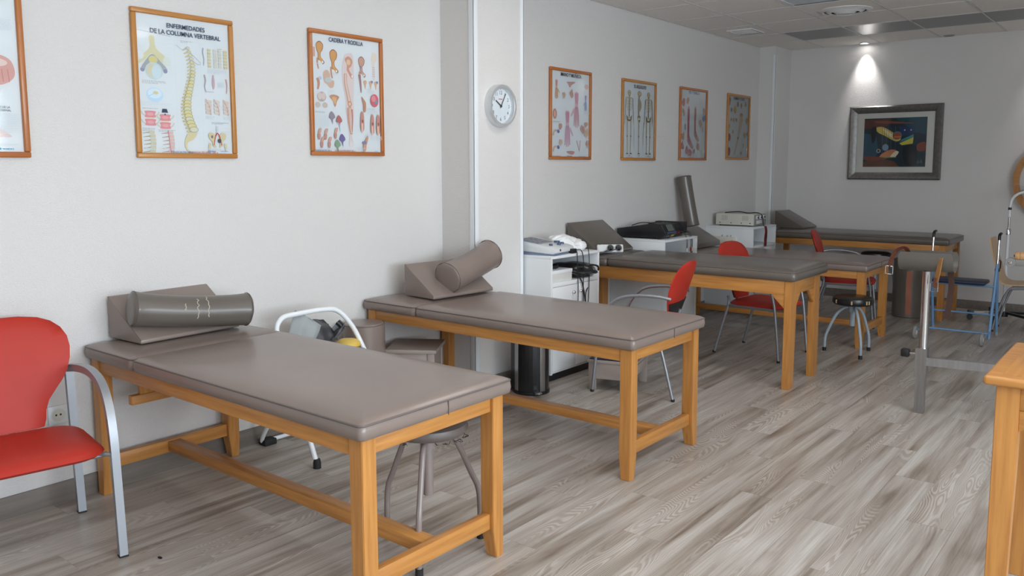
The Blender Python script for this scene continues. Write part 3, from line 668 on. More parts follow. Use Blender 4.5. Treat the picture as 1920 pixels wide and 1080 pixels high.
for k, (y, c) in enumerate(((-.06, BLK), (.03, RED), (.06, BLK))):
    MB().tube(spline([(.125, y, .05), (.19, y+.01, .045), (.222, y+.015, -.02), (.226, y+.012, -.10), (.224, y+.018, -.20)], 6), .0042, 6).build('lead', BLK, t)
    MB().tube([(.226, y+.012, -.10), (.225, y+.014, -.135)], .008, 8).build('clip', WPL if k != 1 else c, t)
# cream apparatus on the third cabinet
t = thing('cream_apparatus', 'cream metal apparatus with a dark control panel on the third cabinet', 'apparatus', (.31, 8.79, HT), 0)
box('housing', CREAM, t, -.24, .20, -.155, .155, .012, .135, .003); box('front_panel', GREYP, t, .20, .207, -.15, .15, .017, .13, .001)
for y in (-.09, 0, .09): MB().lathe([(.022, 0), (.022, .010), (.014, .014), (0, .014)], 18, (.207, y, .098), 'x').build('dial', WPL, t); MB().lathe([(.010, .014), (.010, .022), (0, .022)], 12, (.207, y, .098), 'x').build('dial_cap', BLK, t)
box('label_plate', WPL, t, .207, .209, -.10, .06, .03, .065, .0003)
for x in (-.19, -.06, .06, .16): MB().lathe([(.006, 0), (.006, .003), (0, .003)], 10, (x, -.155, .035), 'y', rot=Matrix.Rotation(PI, 3, 'Z')).build('screw', BLK, t)
for cxx in (-.14, .10):
    m = MB()
    for i in range(6):
        for j in range(5): m.box(cxx-.03+i*.012, cxx-.024+i*.012, -.1562, -.155, .065+j*.011, .071+j*.011)
    m.build('vent_holes', GREYP, t)
for x in (-.2, .15):
    for y in (-.12, .12): MB().lathe([(0, 0), (.012, 0), (.012, .014)], 10, (x, y, 0)).build('foot', RUB, t)
MB().tube(spline([(-.18, -.05, .14), (-.05, .02, .15), (.08, -.03, .142), (.17, .02, .145), (.22, .03, .11), (.235, .035, .02), (.262, .04, -.03)], 6), .006, 6).build('lead', BLK, t)
for k, c in enumerate((RED, BLK, RED, BLK)): MB().tube(spline([(.255, .03+.008*k, .0), (.262, .03+.012*k, -.06), (.258, .025+.014*k, -.13-.03*(k % 2)), (.258, .028+.012*k, -.22)], 5), .007, 6).build('electrode_lead', mat('dark_red_lead', (.22, .02, .015), .45) if c is RED else BLK, t)
t = thing('blue_case', 'small navy case beside the cream apparatus', 'case', (.38, 9.06, HT)); box('case_body', NAVY, t, -.07, .07, -.06, .06, 0, .035, .004); box('case_lid', NAVY, t, -.072, .072, -.062, .062, .035, .055, .004)
t = thing('wall_socket_strip', 'cream socket block on the side of the third cabinet', 'socket', (.26, 8.502, .80)); box('housing', mat('ivory_plastic', (.72, .69, .58), .5), t, -.13, .10, -.03, .017, -.04, .035, .006)
for x in (-.05, 0.01, .05): MB().tube([(x, 0, .035), (x+.005, 0, .055)], .004, 6).build('pin', GREYP, t)
# power strip
t = thing('power_strip', 'white three-way power strip propped on the third table', 'power strip', (.42, 5.87, .918), math.radians(-48)); Rp = Matrix.Rotation(math.radians(-22), 3, 'Y')
MB().box(-.022, .018, -.11, .11, -.034, .034, .009, rot=Rp).build('housing', WPL, t)
for k, y in enumerate((-.068, 0, .068)):
    MB().lathe([(.031, .0), (.031, .003), (.025, .003), (.025, -.002), (0, -.002)], 24, Rp @ Vector((.0182, y, 0)), 'x', rot=Rp).build('socket', WPL if k == 0 else GREYP, t)
    if k:
        MB().lathe([(.022, -.001), (.022, .02), (.016, .03), (0, .03)], 20, Rp @ Vector((.018, y, 0)), 'x', rot=Rp).build('plug', BLK, t)
        q = Rp @ Vector((.048, y, -.004)); e = [(q.x, q.y, q.z), (q.x+.015, q.y-.02, q.z-.012), (.07, -.08-.01*k, -.030), (.065, -.16, -.028)]
        e += [(.062, -.200-.006*k, -.05), (.062, -.212-.008*k, -.14), (.065, -.215-.01*k, -.35), (.045, -.225, -.60)]
        MB().tube(spline(e, 6), .0042, 6).build('cable', BLK, t)
# ================================================================ right-hand furniture
t = thing('side_table', 'tall beech side table at the right edge of the picture', 'table', (3.63, 3.07, 0)); SH = .91
Wt, Dt = .75, .68
MB().box(0, Wt, 0, Dt, SH-.032, SH, .012, seg=4).build('top_rim', WX, t); box('top_panel', WY, t, .05, Wt-.05, .05, Dt-.05, SH-.001, SH+.0012, .0005)
for ix, (a, b) in ((1, (.035, .105)), (-1, (Wt-.105, Wt-.035))):
    for iy, (c, d) in ((1, (.04, .10)), (-1, (Dt-.10, Dt-.04))): leg_mesh('leg', WZ, t, a, b, c, d, SH-.032, ix, 0, .6, .02)
for c in (.045, Dt-.07): box('apron', WX, t, .105, Wt-.105, c, c+.022, SH-.112, SH-.032)
for a in (.04, Wt-.062): box('apron', WY, t, a, a+.022, .10, Dt-.10, SH-.112, SH-.032)
for x, s in ((.105, 1), (Wt-.105, -1)): MB().prism([(x, SH-.113), (x+s*.11, SH-.113), (x, SH-.185)], .046, .068, 'y', .002).build('corner_bracket', WX, t)
t = thing('tape_roll', 'roll of dark blue tape on the beech side table', 'tape', (3.80, 3.42, SH+.0013)); TB = mat('blue_cloth_tape', (.008, .018, .11), .6)
MB().lathe([(.030, 0), (.056, 0), (.058, .004), (.058, .046), (.056, .05), (.030, .05), (.030, 0)], 36).build('tape', TB, t); MB().lathe([(.026, .0), (.0302, 0), (.0302, .05), (.026, .05), (.026, 0)], 28).build('core', CREAM, t)
# knee / leg support stand
t = thing('leg_support_stand', 'chrome stand with a grey leather-strapped leg trough', 'exercise stand', (2.865, 5.767, 0)); zq = .93
MB().tube([(0, 0, .0), (0, 0, .42)], 0, 8, sq=(.027, .027)).build('lower_post', STS, t, sharp=50); MB().tube([(0, 0, .24), (0, 0, .43)], 0, 8, sq=(.034, .034)).build('sleeve', STS, t, sharp=50)
MB().tube([(.004, 0, .40), (.004, 0, zq)], .027, 16).build('upper_post', CHR, t)
MB().tube([(-.034, 0, .385), (-.08, 0, .385)], .006, 8).build('knob_bolt', CHR, t); MB().box(-.125, -.075, -.026, .026, .359, .411, .008).build('clamp_knob', BLK, t)
MB().tube([(.02, .0, .345), (.75, .16, .335)], 0, 8, sq=(.027, .020)).build('cross_bar', STS, t, sharp=50)
MB().tube([(.75, .16, .0), (.75, .16, .43)], 0, 8, sq=(.020, .020)).build('far_post', STS, t, sharp=50)
TR = mat('grey_trough_enamel', (.11, .10, .088), .35); vs = []; fs = []
def Upts(q): return [(-q, .125), (-q, .10)]+[(q*math.cos(PI+PI*k/14), .082+q*math.sin(PI+PI*k/14)) for k in range(15)]+[(q, .10), (q, .125)]
UO, UI = Upts(.082), Upts(.075); n = len(UO)-1; K = n+1
for x in (-.155, .165):
    for U in (UO, UI): vs += [(x+(.012 if (i in (0, n) and x < 0) else -.012 if i in (0, n) else 0), y, zq+z) for i, (y, z) in enumerate(U)]
for k in range(n):
    fs += [[k, k+1, 2*K+k+1, 2*K+k], [K+k+1, K+k, 3*K+k, 3*K+k+1], [k+1, k, K+k, K+k+1], [2*K+k, 2*K+k+1, 3*K+k+1, 3*K+k]]
fs += [[0, 2*K, 3*K, K], [n, K+n, 3*K+n, 2*K+n]]
MB().add(vs, fs, True).build('trough', TR, t, sharp=50)
def strap(pts, w, nm, m): return MB().tube(spline(pts, 6), 0, 8, sq=(.0028, w)).build(nm, m, t, sharp=50)
st = strap([(-.09, -.02, zq+.05), (-.11, -.07, zq+.145), (-.155, -.085, zq+.14), (-.185, -.088, zq+.09), (-.20, -.09, zq+.03)], .016, 'strap', LEAT)
def buckle(c, ax): MB().tube([Vector(c)+Vector(p) for p in ((-.022, 0, -.03), (.022, 0, -.03), (.022, 0, .022), (-.022, 0, .022))], .0032, 6, closed=True).build('buckle', CHR, t)
buckle((-.203, -.092, zq+.005), 0)
strap([(-.08, -.082, zq-.0), (-.082, -.082, zq-.10), (-.078, -.082, zq-.28)], .016, 'strap', LEAT)
strap([(.092, -.02, zq+.02), (.095, -.078, zq+.095), (.088, -.085, zq+.03), (.075, -.086, zq-.06)], .017, 'strap', LEAT2); buckle((.066, -.088, zq-.085), 0); strap([(.078, -.087, zq-.03), (.07, -.0875, zq-.09)], .015, 'strap_end', LEAT)
strap([(.135, .02, zq+.0), (.142, .03, zq-.1), (.125, .03, zq-.30)], .017, 'strap', mat('dark_leather', (.045, .018, .012), .5))
# blue rollator
t = thing('walking_frame', 'pale blue wheeled walking frame with a dark padded seat', 'walker', (2.555, 8.60, 0))
for x in (2.28, 2.83):
    MB().tube([(x, 8.70, .70), (x, 8.47, .03)], .0135, 12).build('front_leg', BLUE, t, True); MB().tube([(x, 8.705, .66), (x, 8.88, .03)], .0125, 12).build('rear_leg', BLUE, t, True)
    MB().tube([(x, 8.69, .62), (x, 8.715, .93)], .010, 12).build('handle_tube', CHR, t, True)
    MB().tube(spline([(x, 8.715, .92), (x, 8.72, .955), (x, 8.745, .972), (x, 8.80, .975)], 5), .013, 12).build('grip', BLK, t, True)
    MB().lathe([(0, 0), (.018, 0), (.018, .035), (.0135, .05)], 14, (x, 8.885, 0)).build('rubber_foot', GREYP, t, True)
    w = MB().lathe([(.022, -.011), (.052, -.014), (.06, -.008), (.06, .008), (.052, .014), (.022, .011), (.022, -.011)], 28, (x-.02, 8.27, .06), 'x').build('wheel', GREYP, t, True); MB().lathe([(.0, -.015), (.022, -.013), (.022, .013), (0, .015)], 16, (x-.02, 8.27, .06), 'x').build('wheel_hub', WPL, w, True)
    MB().tube([(x, 8.50, .10), (x-.005, 8.40, .09), (x-.02, 8.27, .06)], .009, 8).build('wheel_fork', BLUE, t, True)
    MB().box(x-.02, x+.02, 8.70, 8.74, .63, .66, .004).build('height_knob', BLK, t, True); MB().tube([(x+.012, 8.74, .73), (x+.012, 8.79, .72), (x+.012, 8.785, .65)], .006, 6).build('brake_lever', BLK, t, True)
MB().tube([(2.28, 8.60, .50), (2.83, 8.60, .50)], .011, 10).build('seat_bar', BLUE, t, True); MB().tube([(2.28, 8.40, .095), (2.83, 8.40, .095)], .009, 10).build('lower_bar', BLUE, t, True); MB().tube([(2.28, 8.84, .20), (2.83, 8.84, .20)], .009, 10).build('lower_bar', BLUE, t, True)
MB().box(2.33, 2.77, 8.50, 8.76, .512, .548, .016, seg=4).build('seat_pad', NAVY, t, True)
# bent plywood chair
t = thing('plywood_chair', 'bent plywood chair with grey tube legs in front of the back wall', 'chair', (3.0, 9.25, 0))
pr = spline([(2.69, .905), (2.72, .76), (2.765, .60), (2.80, .50), (2.86, .465), (2.95, .465), (3.10, .475), (3.21, .465), (3.235, .45)], 5)
P2 = []
for i, p in enumerate(pr):
    a, b = pr[max(i-1, 0)], pr[min(i+1, len(pr)-1)]; d = (b-a).normalized(); P2.append((p[0]-d[1]*.012, p[1]+d[0]*.012))
def sh(poly, y0, y1): return MB().prism(poly, y0, y1, 'y')
vs = []; fs = []; N_ = len(pr); ys = [9.06, 9.10, 9.25, 9.40, 9.44]
pr = spline([(2.69, .905, 0), (2.72, .76, 0), (2.765, .60, 0), (2.80, .50, 0), (2.86, .465, 0), (2.95, .465, 0), (3.10, .475, 0), (3.21, .465, 0), (3.235, .45, 0)], 5); N_ = len(pr); vs = []
for s in (0, 1):
    for i, p in enumerate(pr):
        a, b = pr[max(i-1, 0)], pr[min(i+1, N_-1)]; d = (b-a).normalized(); nx, nz = d.y*-1, d.x
        hw = .19 if 8 < i < N_-6 else .165
        for y in (-1, -.9, 0, .9, 1): vs.append((p.x+(nx*.012 if s else 0), 9.25+y*hw, p.y+(nz*.012 if s else 0)))
Q = N_*5
for i in range(N_-1):
    for k in range(4): a = i*5+k; fs += [[a, a+1, a+6, a+5], [Q+a+1, Q+a, Q+a+5, Q+a+6]]
    fs += [[i*5, i*5+5, Q+i*5+5, Q+i*5], [i*5+9, i*5+4, Q+i*5+4, Q+i*5+9]]
fs += [[k, Q+k, Q+k+1, k+1] for k in range(4)]+[[(N_-1)*5+k+1, Q+(N_-1)*5+k+1, Q+(N_-1)*5+k, (N_-1)*5+k] for k in range(4)]
MB().add(vs, fs, True).build('shell', PLY, t, True, sharp=50)
for y in (9.09, 9.41):
    MB().tube(spline([(2.76, y, .012), (2.80, y, .20), (2.86, y, .38), (2.92, y, .445), (3.05, y, .455)], 5), .011, 10).build('rear_leg', SIL, t, True)
    MB().tube(spline([(2.90, y, .43), (3.10, y, .44), (3.20, y, .40), (3.25, y, .20), (3.27, y, .012)], 5), .011, 10).build('front_leg', SIL, t, True)
    for x in (2.76, 3.27): MB().lathe([(0, 0), (.014, 0), (.013, .02)], 12, (x, y, 0)).build('foot_cap', RUB, t, True)
# lamp stand on casters
t = thing('lamp_stand', 'white therapy lamp stand on a castered base beside the wooden wheel', 'lamp stand', (2.76, 9.72, 0))
MB().tube([(0, 0, .08), (0, 0, .92)], .014, 14).build('lower_pole', WTUBE, t); MB().lathe([(.014, .90), (.022, .905), (.022, .955), (.016, .965), (0, .965)], 18).build('collar', CHR, t)
MB().tube([(0, 0, .95), (0, 0, 1.10)], .010, 12).build('chrome_pole', CHR, t); MB().tube(spline([(0, 0, 1.08), (.0, 0, 1.17), (.015, 0, 1.26), (.06, 0, 1.315), (.14, 0, 1.345), (.32, 0, 1.39)], 6), .013, 12).build('curved_arm', WTUBE, t)
MB().lathe([(.0135, 1.155), (.016, 1.157), (.016, 1.178), (.0135, 1.18)], 14).build('joint_ring', BLK, t); MB().tube([(.125, 0, 1.340), (.15, 0, 1.348)], .016, 12).build('joint_ring', BLK, t)
MB().lathe([(.02, 0), (.10, .03), (.13, .09), (.125, .092), (.09, .035), (0, .02)], 28, (.36, 0, 1.38), 'z', rot=Matrix.Rotation(math.radians(160), 3, 'Y')).build('lamp_shade', WTUBE, t)
MB().lathe([(0, .06), (.045, .06), (.045, .11), (0, .115)], 18).build('hub', BLK, t)
for k in range(5):
    a = math.radians(192)+2*PI*k/5; c, s = math.cos(a), math.sin(a)
    MB().tube([(.03*c, .03*s, .10), (.27*c, .27*s, .078)], 0, 8, sq=(.012, .016)).build('base_arm', CHR if k == 0 else BLK, t, sharp=50)
    MB().box(.262, .325, -.018, .018, .058, .105, .006, rot=Rz(a)).build('caster_fork', BLK, t); MB().lathe([(0, -.012), (.028, -.012), (.030, 0), (.028, .012), (0, .012)], 18, (.30*c, .30*s, .030), 'y', rot=Rz(a)).build('caster_wheel', BLK, t)
# exercise bar with wooden roller
t = thing('roller_bar', 'grey exercise bar with a turned wooden roller at the right edge', 'exercise bar', (3.55, 7.5, 0))
MB().box(-.46, .05, -.012, .012, .82, .87, .006).build('flat_bar', GREYP, t); MB().lathe([(.0, -.025), (.036, -.025), (.038, -.015), (.038, .015), (.036, .022), (0, .024)], 24, (-.455, 0, .845), 'y').build('end_disc', GREYP, t); MB().lathe([(0, -.036), (.014, -.034), (.016, -.026), (0, -.022)], 16, (-.455, 0, .845), 'y').build('bolt', CHR, t)
MB().lathe([(0, 0), (.030, .0), (.036, .008), (.036, .028), (.031, .033), (.037, .038), (.037, .062), (.032, .067), (.037, .072), (.036, .10), (.03, .11), (0, .11)], 24, (-.43, .03, .895), 'x').build('wooden_roller', mat('pale_turned_wood', (.66, .38, .18), .35), t)
MB().tube([(-.44, .03, .895), (-.28, .03, .895)], .010, 8).build('roller_axle', LEAT, t); MB().box(-.30, -.27, .0, .05, .85, .92, .004).build('axle_bracket', GREYP, t)
MB().tube([(.02, 0, .0), (.02, 0, .90)], 0, 8, sq=(.025, .025)).build('post', GREYP, t, sharp=50); MB().box(-.15, .25, -.2, .2, 0, .03, .006).build('base_plate', GREYP, t)
# shoulder wheel on the back wall
t = thing('exercise_wheel', 'large wooden exercise wheel mounted on the back wall', 'wheel', (3.12, YB-.022, 1.44)); RW = .43
for k in range(8):
    m = MB(); vs = []; n = 5
    for i in range(n+1):
        a = 2*PI*(k+(i/n)*.985)/8+.1
        for r_, y in ((RW, -.045), (RW, -.10), (RW-.058, -.10), (RW-.058, -.045)): vs.append((r_*math.cos(a), y, r_*math.sin(a)))
    fs = [[i*4+q, i*4+(q+1) % 4, i*4+4+(q+1) % 4, i*4+4+q] for i in range(n) for q in range(4)]+[[0, 1, 2, 3], [n*4+3, n*4+2, n*4+1, n*4]]
    m.add(vs, fs).build('rim_segment', WX if k % 2 else WZ, t)
for k in range(4): a = PI*k/4+.3; MB().tube([(-(RW-.03)*math.cos(a), -.07, -(RW-.03)*math.sin(a)), ((RW-.03)*math.cos(a), -.07, (RW-.03)*math.sin(a))], .006, 8).build('spoke', SIL, t)
MB().lathe([(.045, -.11), (.05, -.10), (.05, -.03), (.03, -.02), (.03, 0), (0, 0)], 24, axis='y').build('hub', STEEL, t); MB().tube([(-.3, -.105, .18), (-.3, -.19, .18)], .016, 12).build('hand_grip', WY, t)
MB().box(-.06, .06, -.02, 0, -.35, .35, .004).build('wall_board', WZ, t)
# wall socket
t = thing('wall_socket', 'white wall socket above the baseboard behind the red armchair', 'socket', (0, 1.63, .43)); box('plate', WPL, t, .0, .010, -.045, .045, -.045, .045, .003)
MB().lathe([(.034, .010), (.034, .013), (.030, .013), (.029, .0105), (0, .0105)], 28, axis='x', caps=False).build('socket_ring', WPL, t)
MB().lathe([(.029, .0107), (0, .0107)], 24, axis='x').build('socket_well', CREAM, t)
for y in (-.01, .01): MB().lathe([(.005, .0110), (0, .0111)], 10, (0, y, 0), 'x').build('hole', BLK, t)
# floor debris
t = thing('floor_crumb', 'tiny dark crumb on the floor by the nearest table', 'debris', (.93, 1.62, .0005)); crumple(0, 0, .003, .012, .006, .003, 2).build('crumb', BLK, t)

# ================================================================ clock on the pillar
t = thing('wall_clock', 'round silver wall clock on the pillar', 'clock', (.308, 4.55, 2.025)); RC = .148; CX = Vector((1, 0, 0))
MB().lathe([(RC, .0), (RC, .048), (RC-.004, .054), (RC-.022, .054), (RC-.026, .050), (RC-.028, .028), (RC-.028, 0)], 56, axis='x').build('case', mat('clock_aluminium', (.70, .71, .72), .32, metal=.55), t)
MB().lathe([(RC-.027, .024), (0, .024)], 48, axis='x').build('dial', mat('clock_dial', (.80, .84, .86), .4), t)
MB().lathe([(RC-.0262, .049), (0, .0495)], 48, axis='x').build('glass', GLASS, t, fix=False)
INKB = mat('black_print', (.03, .03, .035), .5); INKR = mat('red_print', (.55, .05, .04), .5); INKN = mat('navy_print', (.03, .05, .12), .5); INKBL = mat('blue_print', (.04, .12, .40), .5)
for h in range(1, 13):
    a = 2*PI*h/12; q = .092
    text_part('numeral', str(h), .034, INKB, t, (.0248, q*math.sin(a), q*math.cos(a)-.012), (0, 1, 0), (0, 0, 1))
for k in range(60):
    a = 2*PI*k/60; l = .004 if k % 5 else .008
    if k % 5 == 0: MB().add([(.0246, (.113+u*l)*math.sin(a)+w*.0009*math.cos(a), (.113+u*l)*math.cos(a)-w*.0009*math.sin(a)) for u, w in ((0, -1), (1, -1), (1, 1), (0, 1))], [[0, 1, 2, 3]]).build('minute_mark', INKB, t)
m = MB()
for k in range(6): m.box(.0244, .0248, -.020+.007*k, -.0155+.007*k, .043, .052-.003*(k % 2))
m.build('maker_mark', INKR, t)
def hand(nm, ang, l0, l1, w, x, m):
    s, c = math.sin(ang), math.cos(ang); P = [(x, u*s+q*c, u*c-q*s) for u, q in ((l0, -w), (l1, -w*.8), (l1, w*.8), (l0, w))]
    MB().add(P+[(p[0]+.0015, p[1], p[2]) for p in P], [[0, 1, 2, 3], [4, 5, 6, 7], [0, 1, 5, 4], [1, 2, 6, 5], [2, 3, 7, 6], [3, 0, 4, 7]]).build(nm, m, t)
hand('hour_hand', 2*PI*(10.08/12), -.012, .066, .0042, .028, INKB); hand('minute_hand', 2*PI*(5/60), -.018, .10, .0028, .031, INKB)
MB().lathe([(.007, .0245), (.007, .034), (0, .034)], 16, axis='x').build('hand_cap', INKB, t)

# ================================================================ framed prints
class Print:
    """flat printed shapes on a sheet; u right, v down, both in metres from the sheet's top-left corner"""
    def __init__(s): s.v = []; s.f = []; s.c = []; s.k = 0
    def poly(s, pts, col, smooth=0):
        P = [Vector((a, b, 0)) for a, b in pts]
        if smooth: P = spline(P, smooth, True)
        tri = tessellate_polygon([P]); o = len(s.v); s.k += 1
        s.v += [(p.x, p.y, s.k) for p in P]; s.f += [[o+i for i in q] for q in tri]; s.c += [col]*len(tri); return s
    def oval(s, u, v, ru, rv, col, n=16, rot=0):
        c, d = math.cos(rot), math.sin(rot)
        return s.poly([(u+ru*math.cos(2*PI*i/n)*c-rv*math.sin(2*PI*i/n)*d, v+ru*math.cos(2*PI*i/n)*d+rv*math.sin(2*PI*i/n)*c) for i in range(n)], col)
    def line(s, pts, w, col, w1=None, smooth=0):
        P = [Vector((a, b, 0)) for a, b in pts]
        if smooth: P = spline(P, smooth)
        L, R = [], []; w1 = w if w1 is None else w1; n = len(P)
        for i, p in enumerate(P):
            d = (P[min(i+1, n-1)]-P[max(i-1, 0)]).normalized(); q = (w+(w1-w)*i/(n-1))/2; L.append((p.x-d.y*q, p.y+d.x*q)); R.append((p.x+d.y*q, p.y-d.x*q))
        s.k += 1; o = len(s.v); s.v += [(a, b, s.k) for a, b in L+R]; s.f += [[o+i, o+i+1, o+n+i+1, o+n+i] for i in range(n-1)]; s.c += [col]*(n-1); return s
    def rect(s, u0, v0, u1, v1, col): return s.poly([(u0, v0), (u1, v0), (u1, v1), (u0, v1)], col)
    def frame(s, u0, v0, u1, v1, w, col):
        for a in ((u0, v0, u1, v0+w), (u0, v1-w, u1, v1), (u0, v0, u0+w, v1), (u1-w, v0, u1, v1)): s.rect(*a, col)
        return s
    def text(s, u, v, w, rows, col=(.45, .45, .48), seed=1, gap=.0062, h=.0022):
        r = random.Random(seed)
        for i in range(rows):
            x = u; e = u+w*(r.uniform(.55, .95) if i == rows-1 else r.uniform(.92, 1))
            while x < e:
                l = min(r.uniform(.006, .02), e-x); s.rect(x, v+i*gap, x+l, v+i*gap+h, col); x += l+.0028
        return s
    def vert(s, u, v, r, col, out, rot=0, sp=1):
        s.line([(u, v), (u-r*1.7*sp*math.cos(rot), v+r*.9-r*1.7*math.sin(rot))], r*.5, out, r*.25); s.oval(u, v, r*1.04, r*.72, out, 12, rot); s.oval(u, v, r*.88, r*.56, col, 12, rot); return s
    def build(s, name, parent, org, ud, vd, nd):
        dz = .00012 if s.k < 60 else .0065/s.k if s.k > 400 else .00005
        o, ud, vd, nd = Vector(org), Vector(ud), Vector(vd), Vector(nd)
        me = bpy.data.meshes.new(name); me.from_pydata([o+ud*a+vd*b+nd*(k*dz) for a, b, k in s.v], [], s.f)
        at = me.color_attributes.new('Col', 'FLOAT_COLOR', 'CORNER'); i = 0
        for p, c in zip(me.polygons, s.c):
            for li in p.loop_indices: at.data[li].color = (*c, 1)
        me.materials.append(INK); ob = link(bpy.data.objects.new(name, me)); ob.parent = parent; return ob
SHEET = mat('poster_paper', (.72, .75, .76), .55, spec=.3)
def poster(label, y0, y1, z0, z1, draw, frames, titles, pr_mats=None, fwid=.026):
    t = thing('framed_poster', label, 'poster', (0, (y0+y1)/2, z0), 0, 'framed anatomy posters'); D = .024
    for nm, mm, a in (('frame_rail', frames[0], (y0, y1, z0, z0+fwid)), ('frame_rail', frames[0], (y0, y1, z1-fwid, z1)), ('frame_stile', frames[1], (y0, y0+fwid, z0+fwid, z1-fwid)), ('frame_stile', frames[1], (y1-fwid, y1, z0+fwid, z1-fwid))):
        MB().box(.003, D, a[0], a[1], a[2], a[3], .006, seg=3).build(nm, mm, t, True)
    a0, a1, b0, b1 = y0+fwid*.8, y1-fwid*.8, z0+fwid*.8, z1-fwid*.8
    box('sheet', SHEET, t, .004, .008, a0, a1, b0, b1, 0, True)
    P = Print(); w, h = a1-a0, b1-b0; draw(P, w, h)
    L = t.location; P.build('print', t, (.0082-L.x, a0-L.y, b1-L.z), (0, 1, 0), (0, 0, -1), (1, 0, 0))
    for (txt, u, v, size, m, sx, bold) in titles: text_part('lettering', txt, size, m, t, (.0152-L.x, a0-L.y+u*w, b1-L.z-v*h), (0, 1, 0), (0, 0, 1), 'CENTER', bold, sx)
    MB().add([(.0165, a0+.005, b0+.005), (.0165, a1-.005, b0+.005), (.0165, a1-.005, b1-.005), (.0165, a0+.005, b1-.005)], [[0, 1, 2, 3]]).build('glass', GLASS, t, True, fix=False)
    return t
YEL, YED, GRY, LGR, PNK, PKD, BRN, BRD, ORA, BLU, BLG, REDC, DRK, SKN = (.70, .62, .30), (.42, .36, .20), (.40, .42, .44), (.66, .69, .71), (.66, .22, .22), (.42, .10, .10), (.56, .30, .20), (.30, .13, .09), (.66, .36, .14), (.12, .20, .42), (.42, .60, .74), (.52, .06, .05), (.03, .03, .05), (.72, .56, .48)
BON, BOD = (.60, .50, .30), (.25, .20, .12)
def d_spine(P, w, h):
    s = lambda a, b: (a*w, b*h)
    P.frame(.395*w, .165*h, .67*w, .985*h, .0012, LGR); P.line([s(.02, .125), s(.36, .145)], .0025, GRY); P.line([s(.04, .14), s(.25, .15)], .002, LGR)
    P.text(.46*w, .165*h, .14*w, 2, GRY, 3)
    # transverse vertebra
    P.poly([s(.14, .16), s(.19, .16), s(.205, .24), s(.30, .30), s(.34, .36), s(.24, .33), s(.16, .28), s(.09, .33), s(.02, .36), s(.06, .30), s(.14, .24)], (.68, .64, .42), 4)
    P.poly([s(.05, .385), s(.10, .33), s(.165, .285), s(.24, .33), s(.31, .385), s(.27, .40), s(.17, .33), s(.08, .40)], GRY, 4); P.oval(*s(.17, .325), .045*w, .028*h, YEL); P.oval(*s(.04, .30), .04*w, .03*h, (.74, .77, .78)); P.oval(*s(.31, .33), .04*w, .035*h, (.70, .73, .66))
    P.oval(*s(.175, .405), .09*w, .062*h, (.58, .66, .66), 20); P.oval(*s(.15, .40), .045*w, .045*h, (.68, .62, .45)); P.oval(*s(.20, .41), .05*w, .05*h, (.62, .72, .76))
    for a in (.06, .29): P.oval(*s(a, .40), .022*w, .016*h, (.30, .31, .42))
    for k in range(8): P.line([s(.27+.0*k, .21+.025*k), s(.36, .20+.025*k)], .0012, LGR)
    for k in range(5): P.line([s(.02, .19+.05*k), s(.08, .19+.05*k)], .0012, LGR)
    P.text(.05*w, .475*h, .25*w, 3, GRY, 4)
    P.oval(*s(.17, .575), .085*w, .052*h, (.55, .70, .82), 22); P.oval(*s(.17, .565), .07*w, .036*h, (.68, .78, .84)); P.oval(*s(.18, .56), .028*w, .012*h, (.74, .58, .30)); P.line([s(.11, .585), s(.18, .56)], .003, BLG)
    P.text(.02*w, .625*h, .20*w, 4, LGR, 5); P.text(.22*w, .635*h, .12*w, 2, LGR, 6); P.text(.04*w, .672*h, .24*w, 1, GRY, 8)
    for u, v in ((.115, .715), (.265, .735)):
        for k in range(2):
            q = v+.058*k; P.line([s(u-.09, q-.02), s(u-.06, q+.008), s(u+.06, q+.008), s(u+.09, q-.02)], .006, (.62, .60, .48), smooth=3); P.poly([s(u-.052, q-.022), s(u+.052, q-.022), s(u+.045, q), s(u+.052, q+.022), s(u-.052, q+.022), s(u-.045, q)], (.72, .30, .32), 3); P.oval(*s(u, q), .035*w, .012*h, (.76, .40, .42))
        P.rect((u-.035)*w, (v+.024)*h, (u+.035)*w, (v+.034)*h, (.74, .70, .50))
    P.poly([s(.24, .672), s(.285, .672), s(.297, .70), s(.23, .70)], (.05, .07, .12)); P.oval(*s(.265, .712), .006*w, .006*h, DRK)
    P.text(.03*w, .815*h, .13*w, 3, GRY, 9); P.text(.19*w, .825*h, .18*w, 2, GRY, 10)
    for u, pk in ((.10, 0), (.29, 1)):
        for k in range(6):
            v = .845+.027*k; x = u+.012*math.sin(k*.6); P.line([s(x, v), s(x-.075, v+.008)], .006, YED if not pk else (.5, .36, .28), .002); P.rect((x-.005)*w, (v-.011)*h, (x+.05)*w, (v+.011)*h, (.62, .58, .40) if not pk else (.70, .50, .44)); P.rect((x-.005)*w, (v+.009)*h, (x+.05)*w, (v+.014)*h, (.60, .64, .72))
        if pk: P.line([s(u, .83), s(u+.01, .92), s(u+.02, .99)], .004, PNK, smooth=4)
    P.text(.05*w, .985*h-.02, .12*w, 2, LGR, 12); P.text(.20*w, .985*h-.02, .10*w, 2, LGR, 13)
    # the long spine
    N = 25
    def S_(q): return (.515+.055*math.sin(q*5.6+.35)+.035*q+.03*q*q, .215+.60*q)
    for k in range(N):
        q = k/(N-1); u, v = S_(q); r = .0085+.0115*q; P.line([s(u-.005, v), s(u-.055-.02*q, v+.018)], r*1.0, YED, r*.35); P.line([s(u-.005, v), s(u-.052-.02*q, v+.016)], r*.7, YEL, r*.25)
    for k in range(N):
        q = k/(N-1); u, v = S_(q); r = .010+.014*q; P.oval(u*w, v*h, r*1.08, r*.66, YED, 12); P.oval(u*w, v*h, r*.95, r*.54, (.70, .64, .36) if k % 3 else (.66, .66, .52), 12); P.line([(u*w-r, v*h+r*.7), (u*w+r, v*h+r*.7)], .003, (.60, .63, .74))
